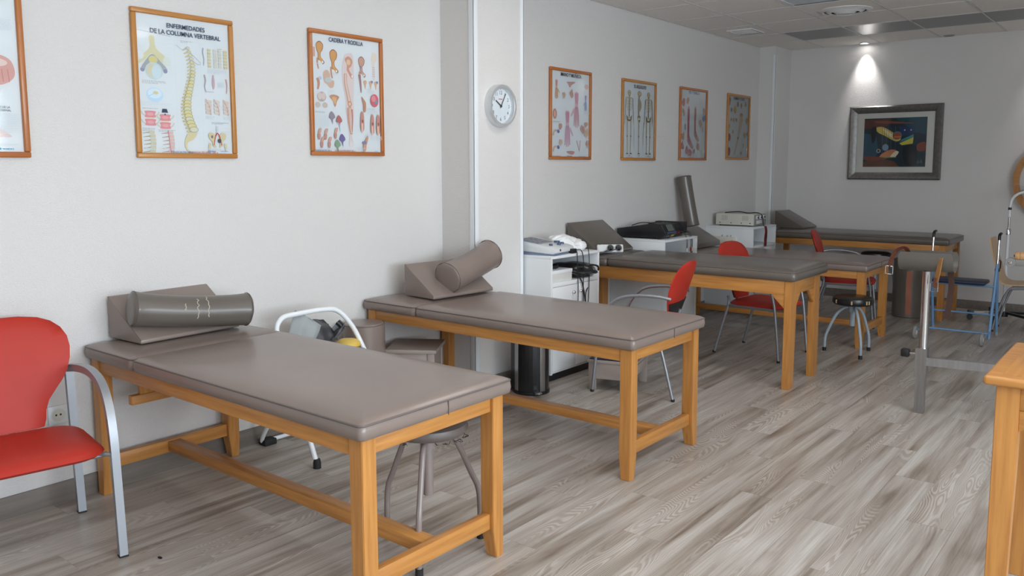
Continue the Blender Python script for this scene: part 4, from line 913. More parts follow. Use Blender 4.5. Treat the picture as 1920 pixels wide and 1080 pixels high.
    u, v = S_(1.0); P.poly([s(u-.05, v+.025), s(u+.03, v+.03), s(u-.01, v+.075), s(u-.075, v+.10), s(u-.07, v+.15), s(u-.03, v+.175), s(u-.075, v+.165), s(u-.105, v+.12), s(u-.09, v+.06)], (.68, .60, .38), 4)
    P.line([s(.41, .20), s(.48, .235), s(.52, .215), s(.56, .25), s(.66, .31), s(.645, .33), s(.56, .30)], .0015, GRY, smooth=3)
    for k in range(15): v = .36+.04*k; P.line([s(.585+.03*(k/15), v), s(.64, v-.004)], .0012, LGR)
    # right column
    P.line([s(.70, .20), s(.695, .24), s(.705, .28), s(.70, .33)], .006, GRY, .003, 4)
    for i, u in enumerate((.765, .83, .885, .945)):
        for k in range(6): P.rect((u-.018)*w, (.205+.024*k)*h, (u+.016+.006*(i % 2))*w, (.222+.024*k)*h, (.66, .58, .34) if i % 3 == 0 else (.66, .63, .54))
    P.text(.74*w, .355*h, .23*w, 4, LGR, 14); P.text(.86*w, .195*h, .06*w, 1, GRY, 15)
    P.line([s(.70, .40), s(.712, .44), s(.70, .49), s(.715, .53)], .009, (.48, .42, .44), .004, 4); P.oval(*s(.80, .455), .014*w, .05*h, (.60, .42, .46)); P.oval(*s(.80, .405), .008*w, .011*h, (.60, .42, .46)); P.line([s(.945, .42), s(.955, .47), s(.945, .53)], .008, (.62, .40, .36), .004, 4); P.text(.85*w, .45*h, .08*w, 5, LGR, 16); P.line([s(.715, .525), s(.80, .525)], .002, GRY)
    for i, u in enumerate((.735, .83, .935)):
        for k in range(4): P.poly([s(u-.035, .585+.028*k), s(u+.03, .59+.028*k), s(u+.034, .61+.028*k), s(u-.03, .606+.028*k)], (.70, .58, .50) if i != 1 else (.70, .62, .54))
        P.line([s(u-.03, .58), s(u+.01, .64), s(u+.02, .70)], .003, (.62, .34, .30), smooth=3)
    P.text(.70*w, .71*h, .10*w, 3, LGR, 17); P.text(.90*w, .71*h, .09*w, 3, LGR, 18); P.text(.76*w, .755*h, .20*w, 2, GRY, 19)
    # pelvis
    for sg in (-1, 1): P.poly([s(.82+sg*.02, .865), s(.82+sg*.05, .835), s(.82+sg*.095, .84), s(.82+sg*.095, .875), s(.82+sg*.06, .905), s(.82+sg*.055, .935), s(.82+sg*.02, .945), s(.82+sg*.03, .915)], (.66, .58, .38), 4); P.poly([s(.82+sg*.075, .915), s(.82+sg*.105, .925), s(.82+sg*.10, .965), s(.82+sg*.085, .965)], (.66, .58, .40), 3)
    for k in range(4): P.oval(*s(.82, .79+.02*k), .014*w, .009*h, (.60, .66, .66))
    for sg in (-1, 1): P.line([s(.82, .835), s(.82+sg*.025, .865), s(.82+sg*.045, .93)], .006, REDC, .004, 3)
    P.oval(*s(.842, .895), .02*w, .017*h, (.10, .10, .12)); P.oval(*s(.758, .865), .012*w, .012*h, (.20, .20, .20))
    for k in range(7): P.line([s(.89, .80+.023*k), s(.975, .80+.023*k)], .0014, LGR)
    P.text(.70*w, .965*h-.006, .26*w, 2, LGR, 20)
    P.oval(*s(.725, .975), .012*w, .009*h, (.20, .42, .68)); P.text(.745*w, .972*h, .08*w, 1, (.20, .42, .68), 21, h=.004); P.text(.855*w, .972*h, .09*w, 1, (.24, .46, .70), 22, h=.004)
def d_hip(P, w, h):
    s = lambda a, b: (a*w, b*h)
    def hip(u, v, k, c=ORA):
        P.poly([s(u-.055*k, v-.07*k), s(u, v-.10*k), s(u+.055*k, v-.07*k), s(u+.045*k, v-.02*k), s(u+.015*k, v+.01*k), s(u+.02*k, v+.05*k), s(u+.07*k, v+.09*k), s(u+.045*k, v+.115*k), s(u+.01*k, v+.085*k), s(u-.03*k, v+.07*k), s(u-.03*k, v+.02*k), s(u-.05*k, v-.02*k)], BRD, 4)
        P.poly([s(u-.048*k, v-.066*k), s(u, v-.092*k), s(u+.047*k, v-.066*k), s(u+.035*k, v-.02*k), s(u+.008*k, v+.01*k), s(u+.012*k, v+.045*k), s(u+.058*k, v+.088*k), s(u+.04*k, v+.105*k), s(u-.02*k, v+.062*k), s(u-.02*k, v+.02*k), s(u-.04*k, v-.02*k)], c, 4)
        P.oval(*s(u+.042*k, v+.093*k), .012*k*w, .011*k*h, (.78, .80, .80), 10); P.line([s(u-.035*k, v+.06*k), s(u-.04*k, v+.10*k), s(u-.025*k, v+.16*k)], .016*k, BRN, .010*k, 3)
    hip(.12, .155, .9); hip(.31, .215, .95); hip(.72, .235, .85, (.58, .36, .28)); P.rect(.03*w, .12*h, .055*w, .20*h, (.66, .40, .32))
    P.line([s(.685, .31), s(.70, .40), s(.705, .47)], .022, (.36, .22, .22), .010, 3); P.line([s(.70, .235), s(.73, .26), s(.72, .29)], .005, BLU, .003, 3)
    P.poly([s(.90, .10), s(.955, .12), s(.95, .17), s(.92, .21), s(.925, .33), s(.895, .34), s(.885, .22), s(.87, .16)], (.76, .66, .58), 4)
    for k in range(6): P.line([s(.885, .235+.016*k), s(.925, .232+.016*k)], .003, (.52, .40, .46))
    for u in (.77, .855, .935): P.poly([s(u-.03, .37), s(u, .355), s(u+.025, .37), s(u+.01, .40), s(u, .435), s(u-.015, .40)], (.66, .44, .30), 4)
    for u in (.865, .945): P.oval(*s(u+.01, .365), .016*w, .012*h, (.22, .28, .44))
    P.poly([s(.16, .33), s(.21, .30), s(.255, .33), s(.26, .38), s(.31, .39), s(.30, .44), s(.25, .45), s(.21, .42), s(.17, .40)], (.66, .46, .36), 4); P.oval(*s(.23, .385), .05*w, .022*h, (.55, .60, .60)); P.line([s(.08, .375), s(.095, .42), s(.08, .47)], .022, BRN, .012, 3); P.oval(*s(.115, .375), .022*w, .016*h, (.50, .58, .68))
    # central leg
    P.poly([s(.48, .15), s(.585, .145), s(.60, .30), s(.595, .45), s(.585, .55), s(.59, .66), s(.565, .78), s(.555, .86), s(.575, .93), s(.545, .955), s(.505, .93), s(.515, .86), s(.495, .76), s(.475, .64), s(.475, .55), s(.44, .42), s(.43, .28), s(.455, .20)], (.72, .62, .60), 5)
    P.poly([s(.47, .19), s(.53, .165), s(.585, .20), s(.56, .25), s(.53, .27), s(.56, .31), s(.595, .335), s(.565, .355), s(.52, .31), s(.495, .28), s(.50, .24)], (.62, .34, .26), 4); P.oval(*s(.575, .335), .013*w, .014*h, (.78, .78, .78)); P.oval(*s(.525, .215), .03*w, .025*h, (.72, .56, .36))
    P.line([s(.475, .315), s(.475, .40), s(.50, .48), s(.525, .565)], .024, (.60, .38, .30), .030, 4); P.line([s(.478, .32), s(.48, .40), s(.505, .48), s(.53, .56)], .010, (.74, .60, .52), .012, 4)
    P.oval(*s(.53, .575), .032*w, .026*h, (.58, .32, .24)); P.oval(*s(.53, .575), .018*w, .015*h, (.74, .56, .42))
    P.line([s(.53, .60), s(.525, .70), s(.545, .84)], .024, (.60, .36, .28), .018, 4); P.line([s(.495, .61), s(.50, .72), s(.535, .84)], .008, (.56, .32, .26), .008, 4); P.line([s(.56, .62), s(.565, .72), s(.555, .82)], .012, (.58, .24, .20), .006, 4); P.line([s(.532, .61), s(.53, .70), s(.545, .83)], .008, (.76, .62, .52), .008, 4); P.oval(*s(.54, .93), .03*w, .028*h, (.74, .68, .68))
    # left lower
    P.oval(*s(.13, .53), .062*w, .042*h, (.52, .42, .38), 18); P.oval(*s(.105, .525), .03*w, .03*h, (.68, .58, .54)); P.oval(*s(.155, .525), .03*w, .03*h, (.68, .58, .54)); P.oval(*s(.075, .60), .035*w, .024*h, (.62, .52, .46)); P.oval(*s(.175, .60), .035*w, .024*h, (.62, .52, .46))
    P.poly([s(.24, .52), s(.30, .505), s(.375, .52), s(.345, .56), s(.315, .61), s(.285, .56)], BRN, 4); P.poly([s(.27, .53), s(.34, .53), s(.315, .59)], (.70, .44, .24), 3)
    P.text(.03*w, .655*h, .15*w, 2, GRY, 3); P.text(.03*w, .685*h, .20*w, 11, LGR, 4, .0075)
    for u, v, c in ((.27, .70, (.34, .30, .34)), (.37, .73, (.50, .20, .18)), (.41, .89, (.22, .18, .36)), (.34, .94, (.28, .40, .28))): P.poly([s(u-.02, v-.05), s(u+.02, v-.03), s(u+.035, v+.0), s(u+.005, v+.02), s(u, v+.06), s(u-.018, v+.02), s(u-.05, v+.0)], c, 4)
    P.line([s(.33, .745), s(.36, .755), s(.375, .82)], .006, BLG, .003, 3)
    for u, v in ((.075, .84), (.165, .84), (.11, .91), (.215, .91), (.305, .83)):
        P.poly([s(u-.0, v-.035), s(u+.035, v-.04), s(u+.02, v), s(u-.012, v)], (.64, .40, .32), 3); P.poly([s(u-.02, v+.006), s(u+.018, v+.006), s(u+.01, v+.05), s(u-.015, v+.05)], (.56, .32, .26), 3)
    # right lower
    P.poly([s(.70, .505), s(.74, .53), s(.765, .56), s(.76, .63), s(.73, .635), s(.725, .57)], BRN, 4); P.oval(*s(.90, .53), .062*w, .058*h, (.66, .18, .22), 22); P.oval(*s(.885, .515), .035*w, .028*h, (.72, .32, .34)); P.poly([s(.90, .54), s(.945, .525), s(.95, .55), s(.91, .56)], (.26, .34, .40), 3)
    P.text(.79*w, .605*h, .17*w, 1, GRY, 7); P.text(.79*w, .62*h, .17*w, 4, LGR, 8)
    for u, v in ((.70, .72), (.855, .74), (.945, .74)): P.poly([s(u-.01, v-.08), s(u+.02, v-.075), s(u+.03, v-.01), s(u+.025, v+.08), s(u-.02, v+.08), s(u-.025, v)], (.52, .26, .22), 4); P.line([s(u, v+.02), s(u, v+.10)], .012, (.70, .48, .40)); P.oval(*s(u+.005, v), .014*w, .014*h, (.30, .12, .12))
    P.poly([s(.72, .92), s(.775, .85), s(.79, .86), s(.76, .93)], BRN, 3); P.poly([s(.70, .90), s(.755, .90), s(.75, .925), s(.71, .925)], (.20, .22, .34), 3); P.poly([s(.71, .93), s(.755, .93), s(.745, .985), s(.72, .985)], BRN, 3)
    for u, v, n_ in ((.77, .43, 2), (.64, .46, 2), (.80, .445, 3), (.22, .47, 2), (.06, .25, 2), (.28, .32, 3), (.74, .83, 4), (.83, .85, 5), (.92, .85, 5), (.63, .955, 3), (.06, .965, 1), (.17, .965, 1)): P.text(u*w, v*h, .10*w, n_, LGR, int(u*100))
    for k in range(14): P.line([s(.385, .20+.045*k), s(.43, .20+.045*k)], .0012, LGR); P.line([s(.61, .22+.045*k), s(.65, .22+.045*k)], .0012, LGR)
    P.text(.68*w, .985*h, .08*w, 1, (.24, .46, .70), 31, h=.004); P.text(.88*w, .985*h, .08*w, 1, (.24, .46, .70), 32, h=.004)
def handshape(P, s, u, v, k, c, cd, flip=1, down=1):
    P.poly([s(u-.055*k*flip, v-.17*k*down), s(u+.055*k*flip, v-.17*k*down), s(u+.045*k*flip, v-.02*k*down), s(u+.075*k*flip, v+.06*k*down), s(u+.06*k*flip, v+.13*k*down), s(u-.055*k*flip, v+.13*k*down), s(u-.06*k*flip, v+.05*k*down), s(u-.04*k*flip, v-.02*k*down)], c, 4)
    for i in range(4): x = u+(-.048+.034*i)*k*flip; P.line([s(x, v+.10*k*down), s(x+(i-1.5)*.010*k*flip, v+(.27-.02*abs(i-1.4))*k*down)], .026*k, c, .014*k)
    P.line([s(u+.06*k*flip, v+.03*k*down), s(u+.12*k*flip, v+.085*k*down), s(u+.155*k*flip, v+.12*k*down)], .032*k, c, .016*k, 3)
    for i in range(4): x = u+(-.048+.034*i)*k*flip; P.line([s(x*.6+u*.4, v+.0*k*down), s(x, v+.10*k*down), s(x+(i-1.5)*.010*k*flip, v+.24*k*down)], .009*k, cd, .005*k)
    P.line([s(u-.02*k*flip, v-.17*k*down), s(u-.015*k*flip, v-.04*k*down)], .02*k, cd, .012*k); P.line([s(u+.025*k*flip, v-.17*k*down), s(u+.02*k*flip, v-.04*k*down)], .02*k, (.66, .22, .30), .012*k)
def smalls(P, w, h, spots, seed):
    r = random.Random(seed); pal = [(.58, .36, .30), (.62, .42, .34), (.50, .26, .24), (.60, .30, .30), (.36, .42, .56), (.66, .50, .38)]
    for u, v, k in spots:
        c = r.choice(pal); n = 7; a0 = r.uniform(0, 6)
        P.poly([(u*w+math.cos(2*PI*i/n+a0)*k*.05*r.uniform(.5, 1.1), v*h+math.sin(2*PI*i/n+a0)*k*.055*r.uniform(.5, 1.1)) for i in range(n)], c, 4); P.line([(u*w-.02*k, v*h-.02*k), (u*w+.022*k, v*h+.025*k)], .008*k, tuple(q*.7 for q in c), .004*k); P.text((u-.05)*w, v*h+.05*k, .10*w, 2, LGR, int(u*97+v*31))
def d_hand(P, w, h):
    s = lambda a, b: (a*w, b*h*.8+(.2*b*0)+.0)
    S2 = lambda a, b: (a*w, b*h)
    handshape(P, S2, .66, .40, .95, (.66, .44, .48), (.48, .26, .34), -1); handshape(P, S2, .42, .63, .95, (.66, .46, .52), (.46, .30, .40), 1); handshape(P, S2, .14, .20, .5, (.68, .44, .30), (.5, .28, .18), 1)
    handshape(P, S2, .90, .33, .42, (.40, .48, .68), (.3, .36, .56), -1)
    P.oval(*S2(.92, .15), .055*w, .03*h, (.66, .48, .42)); P.oval(*S2(.10, .50), .05*w, .06*h, (.55, .28, .22)); P.oval(*S2(.10, .50), .02*w, .04*h, (.70, .46, .36)); P.poly([S2(.40, .12), S2(.62, .11), S2(.52, .15), S2(.48, .18), S2(.43, .14)], (.56, .34, .32), 4)
    for v in (.70, .885): P.oval(*S2(.19, v), .03*w, .022*h, BLU); P.line([S2(.06, v+.05), S2(.09, v), S2(.15, v-.01)], .022, (.66, .46, .38), .014, 3)
    P.line([S2(.66, .80), S2(.74, .93), S2(.755, .80)], .012, (.60, .42, .38), .010); P.poly([S2(.40, .93), S2(.60, .93), S2(.56, .97), S2(.44, .955)], (.54, .32, .30), 3)
    smalls(P, w, h, [(.32, .27, .6), (.52, .25, .7), (.23, .64, .6), (.82, .66, .8), (.93, .70, .8), (.24, .82, .6), (.94, .84, .6), (.90, .60, .6)], 4)
    for k in range(10): P.line([S2(.10, .12+.08*k), S2(.20, .12+.08*k)], .0012, LGR)
    P.text(.05*w, .585*h, .20*w, 2, GRY, 5); P.text(.86*w, .45*h, .13*w, 5, LGR, 6); P.text(.82*w, .90*h, .15*w, 3, LGR, 7); P.text(.40*w, .985*h, .2*w, 1, INKC, 8, h=.004); P.text(.70*w, .985*h, .25*w, 1, (.24, .46, .70), 9, h=.004); P.text(.03*w, .985*h, .28*w, 1, (.5, .2, .2), 9, h=.004)
INKC = (.10, .10, .16)
def d_skel(P, w, h):
    s = lambda a, b: (a*w, b*h)
    for j, u in enumerate((.20, .50, .80)):
        side = j == 1; v0 = .115; P.oval(*s(u+(.01 if side else 0), v0+.03), (.062 if side else .05)*w, .034*h, BOD, 18); P.oval(*s(u+(.01 if side else 0), v0+.028), (.052 if side else .042)*w, .028*h, BON, 16); P.rect((u-.025)*w, (v0+.05)*h, (u+.03)*w, (v0+.068)*h, BOD); P.rect((u-.018)*w, (v0+.048)*h, (u+.022)*w, (v0+.062)*h, BON)
        for sg in ((-1, 1) if not side else ()): P.oval(*s(u+sg*.018, v0+.03), .009*w, .006*h, BOD)
        P.line([s(u, v0+.065), s(u-(.02 if side else 0), v0+.20), s(u, v0+.34)], .016, BOD, .018, 4)
        if side: P.poly([s(u-.02, .20), s(u+.06, .25), s(u+.07, .33), s(u+.01, .38), s(u-.03, .30)], (.34, .30, .20), 4)
        for k in range(9):
            v = .215+.019*k; q = (.085-.0012*(k-4)**2)
            if side: P.line([s(u-.02, v), s(u+.05, v+.02)], .004, BON)
            else: P.line([s(u-q, v+.008), s(u, v-.004), s(u+q, v+.008)], .0045, BON if k % 2 else (.46, .36, .26), smooth=3)
        P.poly([s(u-.085, .435), s(u-.05, .455), s(u, .465), s(u+.05, .455), s(u+.085, .435), s(u+.07, .50), s(u+.02, .515), s(u-.02, .515), s(u-.07, .50)] if not side else [s(u-.04, .44), s(u+.04, .44), s(u+.04, .50), s(u, .53), s(u-.03, .49)], BOD, 4); P.oval(*s(u, .475), .05*w, .018*h, BON); P.oval(*s(u, .482), .02*w, .010*h, (.74, .76, .74))
        for sg in ((-1, 1) if not side else (0,)):
            x = u+sg*.055
            P.line([s(x, .505), s(x-.0, .70)], .013, BOD, .011); P.line([s(x, .505), s(x, .70)], .007, BON); P.oval(*s(x, .71), .018*w, .012*h, BOD); P.line([s(x, .72), s(x-sg*.012, .925)], .011, BOD, .009); P.line([s(x, .72), s(x-sg*.012, .925)], .006, BON); P.poly([s(x-.035, .945), s(x-.0, .925), s(x+.05, .945)], (.12, .10, .08))
            if not side: P.line([s(u+sg*.10, .215), s(u+sg*.118, .36)], .011, BOD, .009); P.line([s(u+sg*.118, .365), s(u+sg*.128, .50)], .009, BOD, .007); P.line([s(u+sg*.128, .50), s(u+sg*.135, .56)], .013, BON, .006); P.line([s(u, .205), s(u+sg*.10, .21)], .007, BON)
    P.line([s(.655, .52), s(.64, .70), s(.635, .83)], .010, BON, .006, 3); P.line([s(.36, .60), s(.345, .75), s(.36, .86)], .012, LGR, .008, 3)
    for k in range(24): P.line([s(.05, .14+.03*k), s(.09, .14+.03*k)], .0012, LGR); P.line([s(.92, .16+.03*k), s(.96, .16+.03*k)], .0012, LGR); P.line([s(.33, .16+.03*k), s(.38, .16+.03*k)], .0012, GRY if k < 6 else LGR); P.line([s(.63, .16+.03*k), s(.68, .16+.03*k)], .0012, (.4, .5, .7) if k < 4 else LGR)
    for u in (.20, .50, .80): P.rect((u-.006)*w, .958*h, (u+.006)*w, .972*h, INKC)
    P.text(.10*w, .985*h, .3*w, 1, (.5, .2, .2), 4, h=.003); P.text(.75*w, .975*h, .18*w, 1, (.24, .46, .70), 5, h=.004)
def footshape(P, s, u, v, k, c, cd, flip):
    P.poly([s(u-.045*k, v-.42*k), s(u+.045*k, v-.42*k), s(u+.04*k, v-.05*k), s(u+.06*k*flip, v), s(u+.16*k*flip, v+.10*k), s(u+.22*k*flip, v+.16*k), s(u+.16*k*flip, v+.19*k), s(u+.03*k*flip, v+.13*k), s(u-.05*k*flip, v+.06*k), s(u-.04*k, v-.05*k)], c, 4)
    for q in (-.022, .0, .022): P.line([s(u+q*k, v-.42*k), s(u+q*k*.7, v-.05*k), s(u+(.10+q)*k*flip, v+.10*k)], .016*k, cd, .008*k, 3)
    for i in range(4): P.line([s(u+(.04+.012*i)*k*flip, v+.02*k+.012*i*k), s(u+(.17+.01*i)*k*flip, v+(.14+.012*i)*k)], .006*k, (.74, .60, .52), .004*k)
def d_foot(P, w, h):
    s = lambda a, b: (a*w, b*h)
    footshape(P, s, .32, .68, .95, (.62, .36, .38), (.50, .16, .22), 1); footshape(P, s, .58, .60, .80, (.60, .40, .32), (.52, .20, .22), 1)
    smalls(P, w, h, [(.12, .18, .9), (.28, .16, .8), (.12, .33, .8), (.93, .28, .9), (.92, .40, .8), (.78, .47, 1.0), (.10, .68, 1.0), (.08, .83, 1.0), (.26, .88, .9), (.38, .92, .9), (.70, .83, .8), (.55, .90, .6)], 9)
    P.line([s(.18, .50), s(.185, .58)], .014, (.30, .34, .46)); P.line([s(.88, .52), s(.87, .60)], .012, (.55, .50, .50)); P.line([s(.80, .14), s(.82, .24)], .012, (.74, .62, .58), .006); P.line([s(.72, .13), s(.75, .23)], .012, (.74, .62, .58), .006)
    P.text(.50*w, .90*h, .10*w, 12, LGR, 4); P.text(.66*w, .90*h, .12*w, 12, LGR, 5); P.text(.84*w, .86*h, .12*w, 8, LGR, 6); P.text(.03*w, .985*h, .2*w, 1, (.24, .46, .70), 7, h=.005); P.text(.35*w, .985*h, .3*w, 1, (.5, .2, .2), 8, h=.003)
    for k in range(9): P.line([s(.42, .40+.06*k), s(.50, .40+.06*k)], .0012, LGR)
def d_arm(P, w, h):
    s = lambda a, b: (a*w, b*h)
    P.poly([s(.58, .27), s(.68, .26), s(.74, .34), s(.70, .46), s(.62, .60), s(.56, .68), s(.50, .78), s(.40, .93), s(.33, .95), s(.38, .85), s(.46, .72), s(.50, .60), s(.53, .45), s(.55, .33)], (.72, .62, .54), 5)
    P.oval(*s(.65, .30), .07*w, .035*h, (.52, .26, .18)); P.oval(*s(.66, .315), .04*w, .025*h, (.66, .46, .24)); P.line([s(.64, .33), s(.57, .50), s(.52, .66)], .022, (.60, .48, .28), .016, 3); P.oval(*s(.515, .675), .035*w, .025*h, (.42, .30, .16)); P.line([s(.50, .70), s(.42, .84), s(.35, .94)], .016, (.60, .46, .32), .010, 3); P.line([s(.69, .36), s(.66, .44)], .03, (.68, .52, .22), .012)
    r = random.Random(2)
    for u, v, k, c in ((.07, .09, 1.3, (.48, .22, .12)), (.17, .23, .9, (.34, .32, .34)), (.33, .22, 1.1, (.66, .46, .16)), (.46, .13, .8, (.40, .26, .26)), (.63, .14, .8, (.52, .28, .22)), (.83, .12, .9, (.60, .40, .28)), (.16, .38, .6, (.68, .44, .14)), (.28, .38, .6, (.68, .44, .14)), (.40, .38, .6, (.68, .44, .14)), (.90, .38, 1.2, (.58, .44, .20)), (.06, .50, 1.0, (.70, .46, .16)), (.25, .58, .8, (.72, .50, .22)), (.08, .68, 1.2, (.50, .20, .14)), (.82, .62, .8, (.64, .46, .22)), (.95, .60, .8, (.60, .42, .24)), (.08, .90, 1.2, (.48, .16, .14)), (.76, .80, .7, (.68, .56, .44)), (.66, .92, .7, (.60, .40, .34)), (.92, .86, .7, (.68, .50, .40))):
        n = 7; a0 = r.uniform(0, 6); P.poly([(u*w+math.cos(2*PI*i/n+a0)*k*.034*r.uniform(.6, 1.1), v*h+math.sin(2*PI*i/n+a0)*k*.042*r.uniform(.6, 1.1)) for i in range(n)], c, 4); P.text((u-.05)*w, v*h+.042*k, .11*w, 2, LGR, int(u*90))
    for k in range(10): P.line([s(.72, .36+.04*k), s(.76, .36+.04*k)], .0012, GRY)
def d_left(P, w, h):
    s = lambda a, b: (a*w, b*h)
    P.poly([s(.62, .44), s(.70, .39), s(.80, .385), s(.92, .415), s(.96, .48), s(.94, .54), s(.84, .58), s(.70, .57), s(.62, .52)], (.66, .38, .34), 5); P.poly([s(.66, .44), s(.78, .41), s(.90, .43), s(.88, .46), s(.74, .47)], (.76, .62, .56), 4)
    for k in range(6): P.line([s(.68+.045*k, .48), s(.69+.045*k, .56)], .003, (.58, .24, .20))
    P.poly([s(.40, .82), s(.60, .77), s(.74, .80), s(.86, .87), s(.90, .90), s(.72, .90), s(.50, .89)], (.74, .58, .54), 4); P.poly([s(.15, .25), s(.40, .20), s(.50, .40), s(.40, .60), s(.20, .55)], (.66, .46, .42), 5)
    P.text(.72*w, .16*h, .24*w, 1, GRY, 1); P.text(.66*w, .175*h, .30*w, 9, LGR, 2); P.text(.66*w, .60*h, .3*w, 1, LGR, 3); P.text(.72*w, .62*h, .10*w, 1, LGR, 3); P.text(.72*w, .755*h, .25*w, 11, LGR, 5, .008); P.text(.60*w, .945*h, .36*w, 2, LGR, 6); P.oval(*s(.80, .975), .012*w, .008*h, (.12, .42, .62)); P.text(.825*w, .972*h, .12*w, 1, (.12, .42, .62), 7, h=.005); P.text(.1*w, .70*h, .3*w, 8, LGR, 8)
poster('framed anatomy poster cut off by the left picture edge', 1.005, 1.583, 1.645, 2.395, d_left, FR, [('MÉDULA ESPINAL (I)', .62, .055, .036, INKN, .9, .0005), ('LESIONES DE LA', .82, .722, .0135, INKB, .9, 0), ('MÉDULA ESPINAL', .82, .742, .0135, INKB, .9, 0)])
poster('framed spine poster titled ENFERMEDADES DE LA COLUMNA VERTEBRAL', 2.078, 2.644, 1.648, 2.390, d_spine, FR2, [('ENFERMEDADES', .52, .085, .032, INKN, .92, .0005), ('DE LA COLUMNA VERTEBRAL', .52, .135, .032, INKN, .92, .0005), ('TONOCALTIN 100 ui', .42, .992, .014, INKBL, .95, 0), ('TONOCALTIN SPRAY 200 ui', .66, .992, .014, INKR, .95, 0)])
poster('framed hip and knee poster titled CADERA Y RODILLA', 3.150, 3.735, 1.670, 2.421, d_hip, FR, [('CADERA Y RODILLA', .49, .06, .036, INKN, .82, .0005), ('TONOCALTIN 100 ui', .13, .992, .014, INKBL, .95, 0), ('TONOCALTIN SPRAY 200 ui', .44, .992, .014, INKR, .95, 0)])
poster('framed hand poster titled MANO Y MUÑECA, right of the clock', 5.566, 6.180, 1.659, 2.416, d_hand, FR, [('MANO Y MUÑECA', .50, .06, .042, INKC_M if 'INKC_M' in globals() else INKB, .85, .0006)])
poster('framed skeleton poster titled EL ESQUELETO', 6.697, 7.334, 1.657, 2.413, d_skel, FR2, [('EL ESQUELETO', .52, .075, .040, INKB, .85, .0006)])
poster('framed foot and ankle poster between the skeleton and arm posters', 7.836, 8.466, 1.664, 2.420, d_foot, FR, [('PIE Y TOBILLO', .50, .055, .040, INKBL, .95, .0008)])
poster('framed arm poster farthest along the left wall', 8.985, 9.614, 1.676, 2.430, d_arm, FR2, [('HOMBRO Y CODO', .50, .06, .042, INKB, .85, .0006)])
# painting on the back wall
PX0, PX1, PZ0, PZ1 = .950, 1.965, 1.440, 2.302
t = thing('framed_painting', 'abstract dark painting in a wide pewter frame on the back wall', 'painting', ((PX0+PX1)/2, YB, PZ0)); PEW = mat('pewter_frame', (.20, .19, .18), .38, metal=.6, noise=.25, nscale=(30, 30, 30), bump=.1, bscale=120)
fwd = .085
prof = [(0, 0), (0, .035), (.015, .046), (.045, .040), (.075, .022), (.085, .018), (.085, 0)]
C4 = [(PX0, PZ0, 1, 1), (PX1, PZ0, -1, 1), (PX1, PZ1, -1, -1), (PX0, PZ1, 1, -1)]
for k in range(4):
    a, b = C4[k], C4[(k+1) % 4]; vs = [(a[0]+a[2]*q, YB-d, a[1]+a[3]*q) for q, d in prof]+[(b[0]+b[2]*q, YB-d, b[1]+b[3]*q) for q, d in prof]; n = len(prof)
    MB().add(vs, [[i, (i+1) % n, n+(i+1) % n, n+i] for i in range(n)]+[list(range(n)), list(range(n, 2*n))]).build('frame_side', PEW, t, True, sharp=25)
i0, i1, j0, j1 = PX0+fwd-.005, PX1-fwd+.005, PZ0+fwd-.005, PZ1-fwd+.005
box('mat_board', mat('cream_mat_board', (.60, .585, .53), .7), t, i0, i1, YB-.010, YB-.004, j0, j1, 0, True)
P = Print(); w, h = i1-i0-.17, j1-j0-.135; s = lambda a, b: (a*w, b*h)
P.rect(0, 0, w, h, (.012, .03, .045)); P.poly([s(0, .02), s(.45, .02), s(.4, .15), s(.2, .22), s(0, .2)], (.10, .035, .025)); P.poly([s(.5, 0), s(1, 0), s(1, .35), s(.8, .3)], (.012, .06, .09)); P.poly([s(0, .3), s(.2, .35), s(.25, .7), s(.15, .9), s(0, .85)], (.03, .08, .12)); P.poly([s(0, .9), s(.2, .82), s(.5, .88), s(.6, 1), s(0, 1)], (.12, .05, .03))
P.poly([s(.18, .05), s(.55, .08), s(.80, .12), s(.55, .12), s(.22, .10)], (.22, .07, .04), 3); P.poly([s(.18, .20), s(.30, .18), s(.45, .28), s(.60, .42), s(.52, .48), s(.34, .36), s(.24, .30)], (.62, .46, .10), 4); P.poly([s(.30, .22), s(.42, .29), s(.52, .42), s(.40, .36)], (.78, .70, .40), 3)
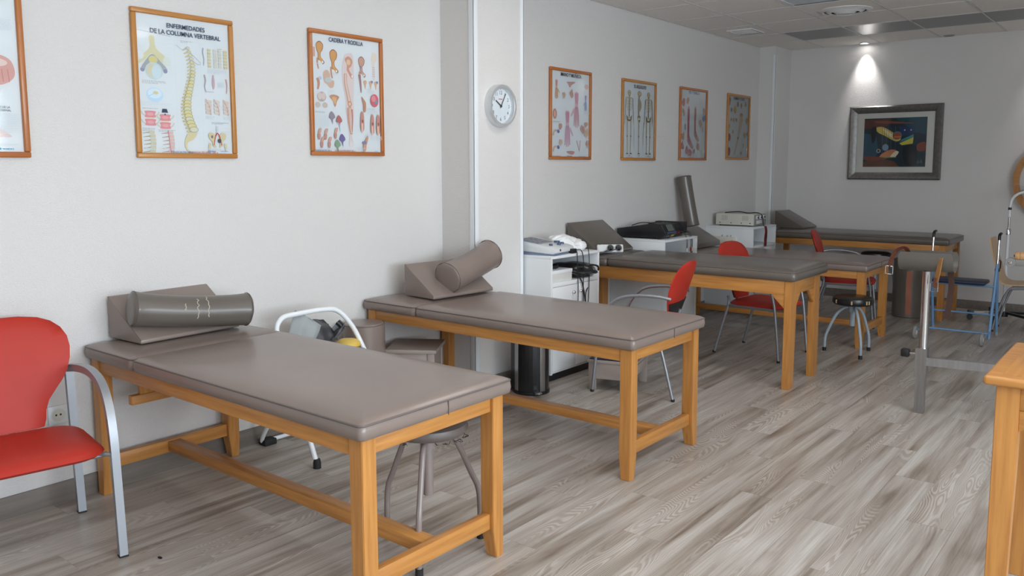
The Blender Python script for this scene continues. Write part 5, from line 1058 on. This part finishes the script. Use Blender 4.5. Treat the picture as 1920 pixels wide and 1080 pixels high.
P.oval(*s(.54, .36), .075*w, .085*h, (.10, .16, .20), 20); P.oval(*s(.54, .37), .06*w, .06*h, (.42, .07, .03)); P.rect(*s(.49, .38), *s(.60, .40), (.60, .28, .05)); P.poly([s(.58, .52), s(.80, .40), s(.79, .53), s(.62, .56)], (.58, .50, .08)); P.poly([s(.62, .44), s(.80, .34), s(.80, .40), s(.58, .50)], (.05, .26, .26)); P.poly([s(.56, .18), s(.82, .2), s(.80, .33), s(.62, .38)], (.015, .04, .12))
for a in (.655, .755): P.oval(*s(a, .255), .012*w, .014*h, (.60, .66, .70), 10)
P.oval(*s(.36, .60), .05*w, .07*h, (.20, .30, .42), 16); P.oval(*s(.25, .67), .034*w, .04*h, (.45, .45, .42), 16); P.oval(*s(.25, .67), .022*w, .026*h, (.02, .03, .04), 14); P.poly([s(.26, .80), s(.40, .66), s(.54, .66), s(.53, .80)], (.55, .22, .10), 2); P.poly([s(.44, .80), s(.52, .68), s(.58, .70), s(.52, .80)], (.68, .60, .44), 2); P.rect(*s(.26, .795), *s(.54, .81), (.25, .30, .10))
for k in range(7): a = .30+.035*k; P.line([s(a, .18+.02*(k % 3)), s(a+.01, .72)], .004, (.02, .05, .06) if k % 2 else (.10, .16, .16), .002)
P.poly([s(.12, .22), s(.20, .18), s(.19, .44), s(.14, .50)], (.012, .014, .018), 3); P.poly([s(.86, .55), s(.98, .5), s(.99, .66), s(.88, .68)], (.22, .05, .03), 3); P.poly([s(.64, .60), s(.84, .58), s(.86, .95), s(.68, .95)], (.006, .008, .012), 2); P.line([s(.88, .93), s(.89, .88), s(.91, .92), s(.94, .86), s(.945, .93)], .008, (.12, .20, .24)); P.poly([s(.02, .78), s(.30, .80), s(.38, .84), s(.1, .88)], (.20, .06, .04), 3)
L = t.location; pb = P.build('painted_image', t, (i0+.085-L.x, YB-.0105-L.y, j1-.065-L.z), (1, 0, 0), (0, 0, -1), (0, -1, 0))
MB().add([(i0, YB-.0175, j0), (i1, YB-.0175, j0), (i1, YB-.0175, j1), (i0, YB-.0175, j1)], [[0, 1, 2, 3]]).build('glass', GLASS, t, True, fix=False)
